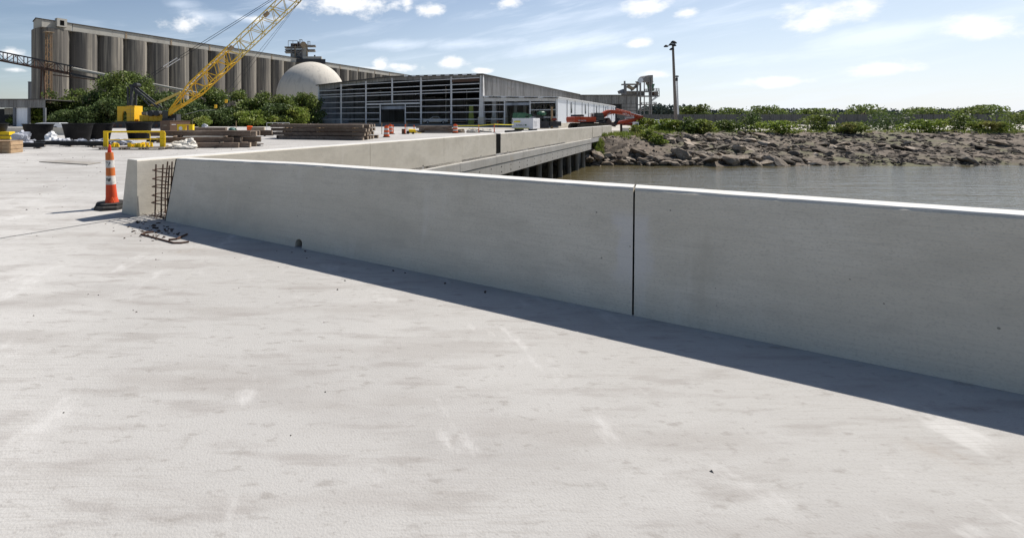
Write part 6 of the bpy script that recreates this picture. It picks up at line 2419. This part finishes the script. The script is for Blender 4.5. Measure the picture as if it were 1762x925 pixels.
    a, b = P(1058, 230.5, 51.5), P(1117, 225.2, 54.5)
    tag(MB().tube(a, b, .10, 8).build('log_rail', bark_m, smooth=True), 'long thin log lying along the bank crest', 'log')
    a, b = P(1165, 270, 44), P(1210, 284, 42)
    tag(MB().tube(a, b, .11, 8).build('drift_log', pole_m, smooth=True), 'bare drift log sloping down to the water among the rocks', 'log')
    c = P(1095, 214.5, 62)
    root = thing('site_light', 'white and teal equipment box below the excavator stick', 'equipment', V(c.x, 62, 0))
    MB().box(V(c.x - .1, 62, .85), (.5, .5, .75)).build('box', gen_m, root)
    MB().box(V(c.x - .12, 61.74, .8), (.34, .02, .4)).build('panel', mat('teal_panel', (.02, .06, .07), rough=.4), root)
    for dx in (-.25, .1):
        MB().box(V(c.x + dx, 62, .23), (.06, .4, .47)).build('leg', dark_steel_m, root)


far_right()


# ================================================================== TREES AND BUSHES
def tree(name, label, cat, px, ytop, D, wpx, m, seed, leaves=2600, size=.42, trunk=True, base=.12, group=None, zb=0.0):
    rng = np.random.default_rng(seed)
    s = D / 800
    c = V((px - 600) * s, D, zb)
    H = 1.6 + (205 - ytop) * s - zb
    Rr = wpx / 2 * s
    root = thing(name, label, cat, c, group)
    clumps = []
    n = 20
    for k in range(n):
        f = rng.uniform(base, .9)
        prof = math.sin(math.pi * min(1, (f - base * .4) / (1.02 - base * .4)) ** .8) ** .6
        a = rng.uniform(0, 6.28)
        d = Rr * prof * math.sqrt(rng.uniform(.05, .75))
        q = rng.uniform(.20, .46) * Rr
        clumps.append((d * math.cos(a), d * math.sin(a), H * f, q * 1.15, q * 1.15, min(q * .8, H * .18)))
    clumps.append((0, 0, H * .88, Rr * .34, Rr * .34, H * .12))
    pts = clump_points(rng, clumps, leaves)
    # stray sprigs outside the clumps keep the outline ragged
    k = leaves // 14
    ex = clump_points(rng, [(a, b, z, p * 1.35, q * 1.35, r * 1.4) for a, b, z, p, q, r in clumps], k, .85)
    pts = np.concatenate([pts, ex])
    pts[:, 2] = np.clip(pts[:, 2], .05, H * 1.02)
    sz = size * rng.uniform(.55, 1.35, len(pts))
    me = leaves_mesh('crown', pts, sz, m, rng, .25)
    o = bpy.data.objects.new('crown', me)
    COL.objects.link(o)
    o.parent = root
    if trunk:
        mb = MB()
        tr = max(.10, Rr * .05)
        top = V(rng.uniform(-.3, .3), rng.uniform(-.3, .3), H * .62)
        mid = V(rng.uniform(-.2, .2), rng.uniform(-.2, .2), H * .3)
        mb.tube(V(0, 0, -.1), mid, tr, 8, tr * .75)
        mb.tube(mid, top, tr * .75, 7, tr * .35)
        for cl in clumps[::2]:
            st = mid + (top - mid) * rng.uniform(0, .9)
            mb.tube(st, V(cl[0], cl[1], cl[2]), tr * .35, 5, tr * .1)
        o = mb.build('trunk', bark_m)
        o.parent = root
        o.matrix_parent_inverse = Matrix.Identity(4)
    return root


def trees():
    T = [  # px, ytop, D, width px, material, label
        (86, 150, 118, 34, leaf_m, 'thin sparse tree in front of the leftmost silo'),
        (52, 186, 104, 40, leaf2_m, 'low light green bushy tree beside the open shed'),
        (78, 176, 108, 44, leaf3_m, 'rounded dark tree just right of the open shed'),
        (112, 166, 112, 46, leaf_m, 'bushy tree above the gap between two black tubs'),
        (138, 152, 114, 44, leaf_m, 'tree rising above the large paired tub'),
        (168, 160, 112, 46, leaf3_m, 'dark tree left of the tallest tree'),
        (212, 124, 113, 74, leaf_m, 'tallest bright leafy tree behind the crane gantry'),
        (246, 140, 116, 52, leaf_m, 'leafy tree just right of the tallest tree'),
        (190, 172, 105, 50, leaf3_m, 'dark low tree behind the crane counterweight'),
        (280, 158, 117, 56, leaf3_m, 'dark tree behind the crane boom foot'),
        (318, 172, 110, 56, leaf3_m, 'dark tree under the lower boom section'),
        (352, 152, 116, 54, leaf_m, 'olive tree right below the boom'),
        (338, 178, 104, 50, leaf3_m, 'low dark tree behind the yellow stand'),
        (386, 186, 106, 52, leaf3_m, 'low dark tree behind the small far timber stack'),
        (412, 154, 116, 36, leaf_m, 'upright narrow tree left of the dome'),
        (432, 170, 113, 44, leaf_m, 'mid green tree left of the dome foot'),
        (458, 158, 116, 38, leaf_m, 'conical tree at the left edge of the dome'),
        (472, 180, 108, 50, leaf3_m, 'low dark tree above the left end of the long stack'),
        (492, 165, 114, 44, leaf_m, 'tree standing centred before the dome'),
        (520, 160, 116, 50, leaf_m, 'wide tree before the right half of the dome'),
        (540, 168, 117, 34, leaf3_m, 'dark tree touching the left warehouse corner'),
        (508, 184, 108, 46, leaf2_m, 'low light green tree near the warehouse corner'),
        (440, 190, 104, 50, leaf2_m, 'low fresh green tree behind the gap of the timber stacks'),
        (258, 186, 104, 54, leaf3_m, 'low dark tree behind the crane house'),
        (150, 186, 103, 52, leaf3_m, 'low dark tree behind the paired black tubs'),
        (110, 190, 102, 44, leaf3_m, 'low dark tree above the white car'),
        (300, 190, 101, 44, leaf3_m, 'low dark tree behind the brown box'),
        (372, 160, 119, 40, leaf3_m, 'dark tree between the boom and the narrow tree'),
    ]
    for i, (px, yt, D, w, m, lab) in enumerate(T):
        tree('leafy_tree', lab, 'tree', px, yt, D, w * 1.3 if i else w, m, 200 + i, leaves=int(3800 * (w / 44) ** 1.5) if i else 600, size=.5, group='trees between the yard and the silos', base=.06)
    tree('green_bush', 'small bright bush behind the yellow stand', 'bush', 350, 200, 92, 30, leaf2_m, 260, leaves=700, size=.3, trunk=False, base=.05)
    Bs = [(1100, 203, 66, 30, leaf2_m, 'bright bush right under the excavator stick tip'), (1122, 206, 64, 26, leaf2_m, 'low bright bush left of the light poles'),
          (1142, 205, 60, 34, leaf2_m, 'yellow green bush below the light poles'), (1163, 207, 58, 34, leaf2_m, 'sunlit bush right below the light poles'),
          (1184, 202, 57, 40, leaf_m, 'large bush above the dark rocks at the right'), (1206, 206, 57, 44, leaf2_m, 'bush on the crest by the right rocks'),
          (1248, 207, 60, 50, leaf_m, 'low wide bush on the far bank, first right of the photo edge'), (1292, 192, 66, 40, leaf3_m, 'tall narrow dark shrub on the far bank'),
          (1340, 208, 57, 70, leaf2_m, 'low spreading bright bush on the far bank'), (1408, 199, 62, 52, leaf_m, 'rounded green bush on the far bank'),
          (1462, 211, 56, 44, grass_m, 'low straw coloured bush on the far bank'), (1520, 190, 70, 64, leaf3_m, 'largest dark shrub on the far bank'),
          (1588, 206, 58, 60, leaf2_m, 'low bright bush right of the largest dark shrub'), (1650, 196, 64, 50, leaf_m, 'upright green bush on the far bank'),
          (1700, 209, 57, 50, grass_m, 'low straw bush near the right picture edge'), (1752, 194, 62, 70, leaf_m, 'big green bush cut by the right picture edge')]
    for i, (px, yt, D, w, m, lab) in enumerate(Bs):
        tree('bank_bush', lab, 'bush', px, yt, D, w, m, 300 + i, leaves=1500, size=.26, trunk=False, base=.05, zb=-.1, group='bushes on the river bank crest')
    # low plants on the slope
    for i, (px, py, w, h, lab) in enumerate(((1098, 236, 26, 1.0, 'dark green plant mat near the top of the bank slope'), (1118, 246, 24, 1.1, 'round green shrub halfway down the bank slope'),
                                          (1132, 251, 22, .9, 'lower green shrub on the bank slope above the rocks'))):
        D = {0: 50.5, 1: 47.5, 2: 46}[i]
        zb = bank_z((px - 600) / 800 * D, D)
        yt = 205 + (1.6 - zb - h) * 800 / D
        tree('bank_shrub', lab, 'shrub', px, yt, D, w, leaf2_m, 340 + i, leaves=900, size=.17, trunk=False, base=.02, zb=zb)
    # far trees at the right
    for i, (px, yt, w, lab) in enumerate(((1180, 184, 30, 'far green tree right of the light poles'), (1203, 181, 40, 'far green tree beyond the right photo edge'), (1255, 186, 50, 'far tree second along the fence'), (1320, 182, 56, 'far tree third along the fence'),
                                          (1400, 187, 60, 'far tree fourth along the fence'), (1490, 181, 64, 'far tree fifth along the fence'), (1590, 185, 66, 'far tree sixth along the fence'), (1690, 182, 70, 'far tree last along the fence'))):
        tree('far_tree', lab, 'tree', px, yt, 150, w, leaf_m, 360 + i, leaves=1300, size=.62, group='trees behind the grey fence', base=.06)
    rng = np.random.default_rng(9)
    cl = []
    for k in range(150):
        x = rng.uniform(215, 900)
        cl.append((x, 420 + rng.uniform(-20, 20), rng.uniform(2, 7) + (4 if 260 < x < 300 else 0), rng.uniform(7, 13), 6, rng.uniform(3, 4.5)))
    pts = clump_points(rng, cl, 30000, .2)
    pts[:, 2] = np.clip(pts[:, 2], .1, 30)
    me = leaves_mesh('treeline', pts, 2.6 * rng.uniform(.5, 1.3, len(pts)), far_leaf_m, rng)
    o = link('treeline', me, None, 'stuff')
    tag(o, 'distant dark wooded shoreline on the horizon at the right', 'treeline')


trees()
bpy.context.view_layer.update()
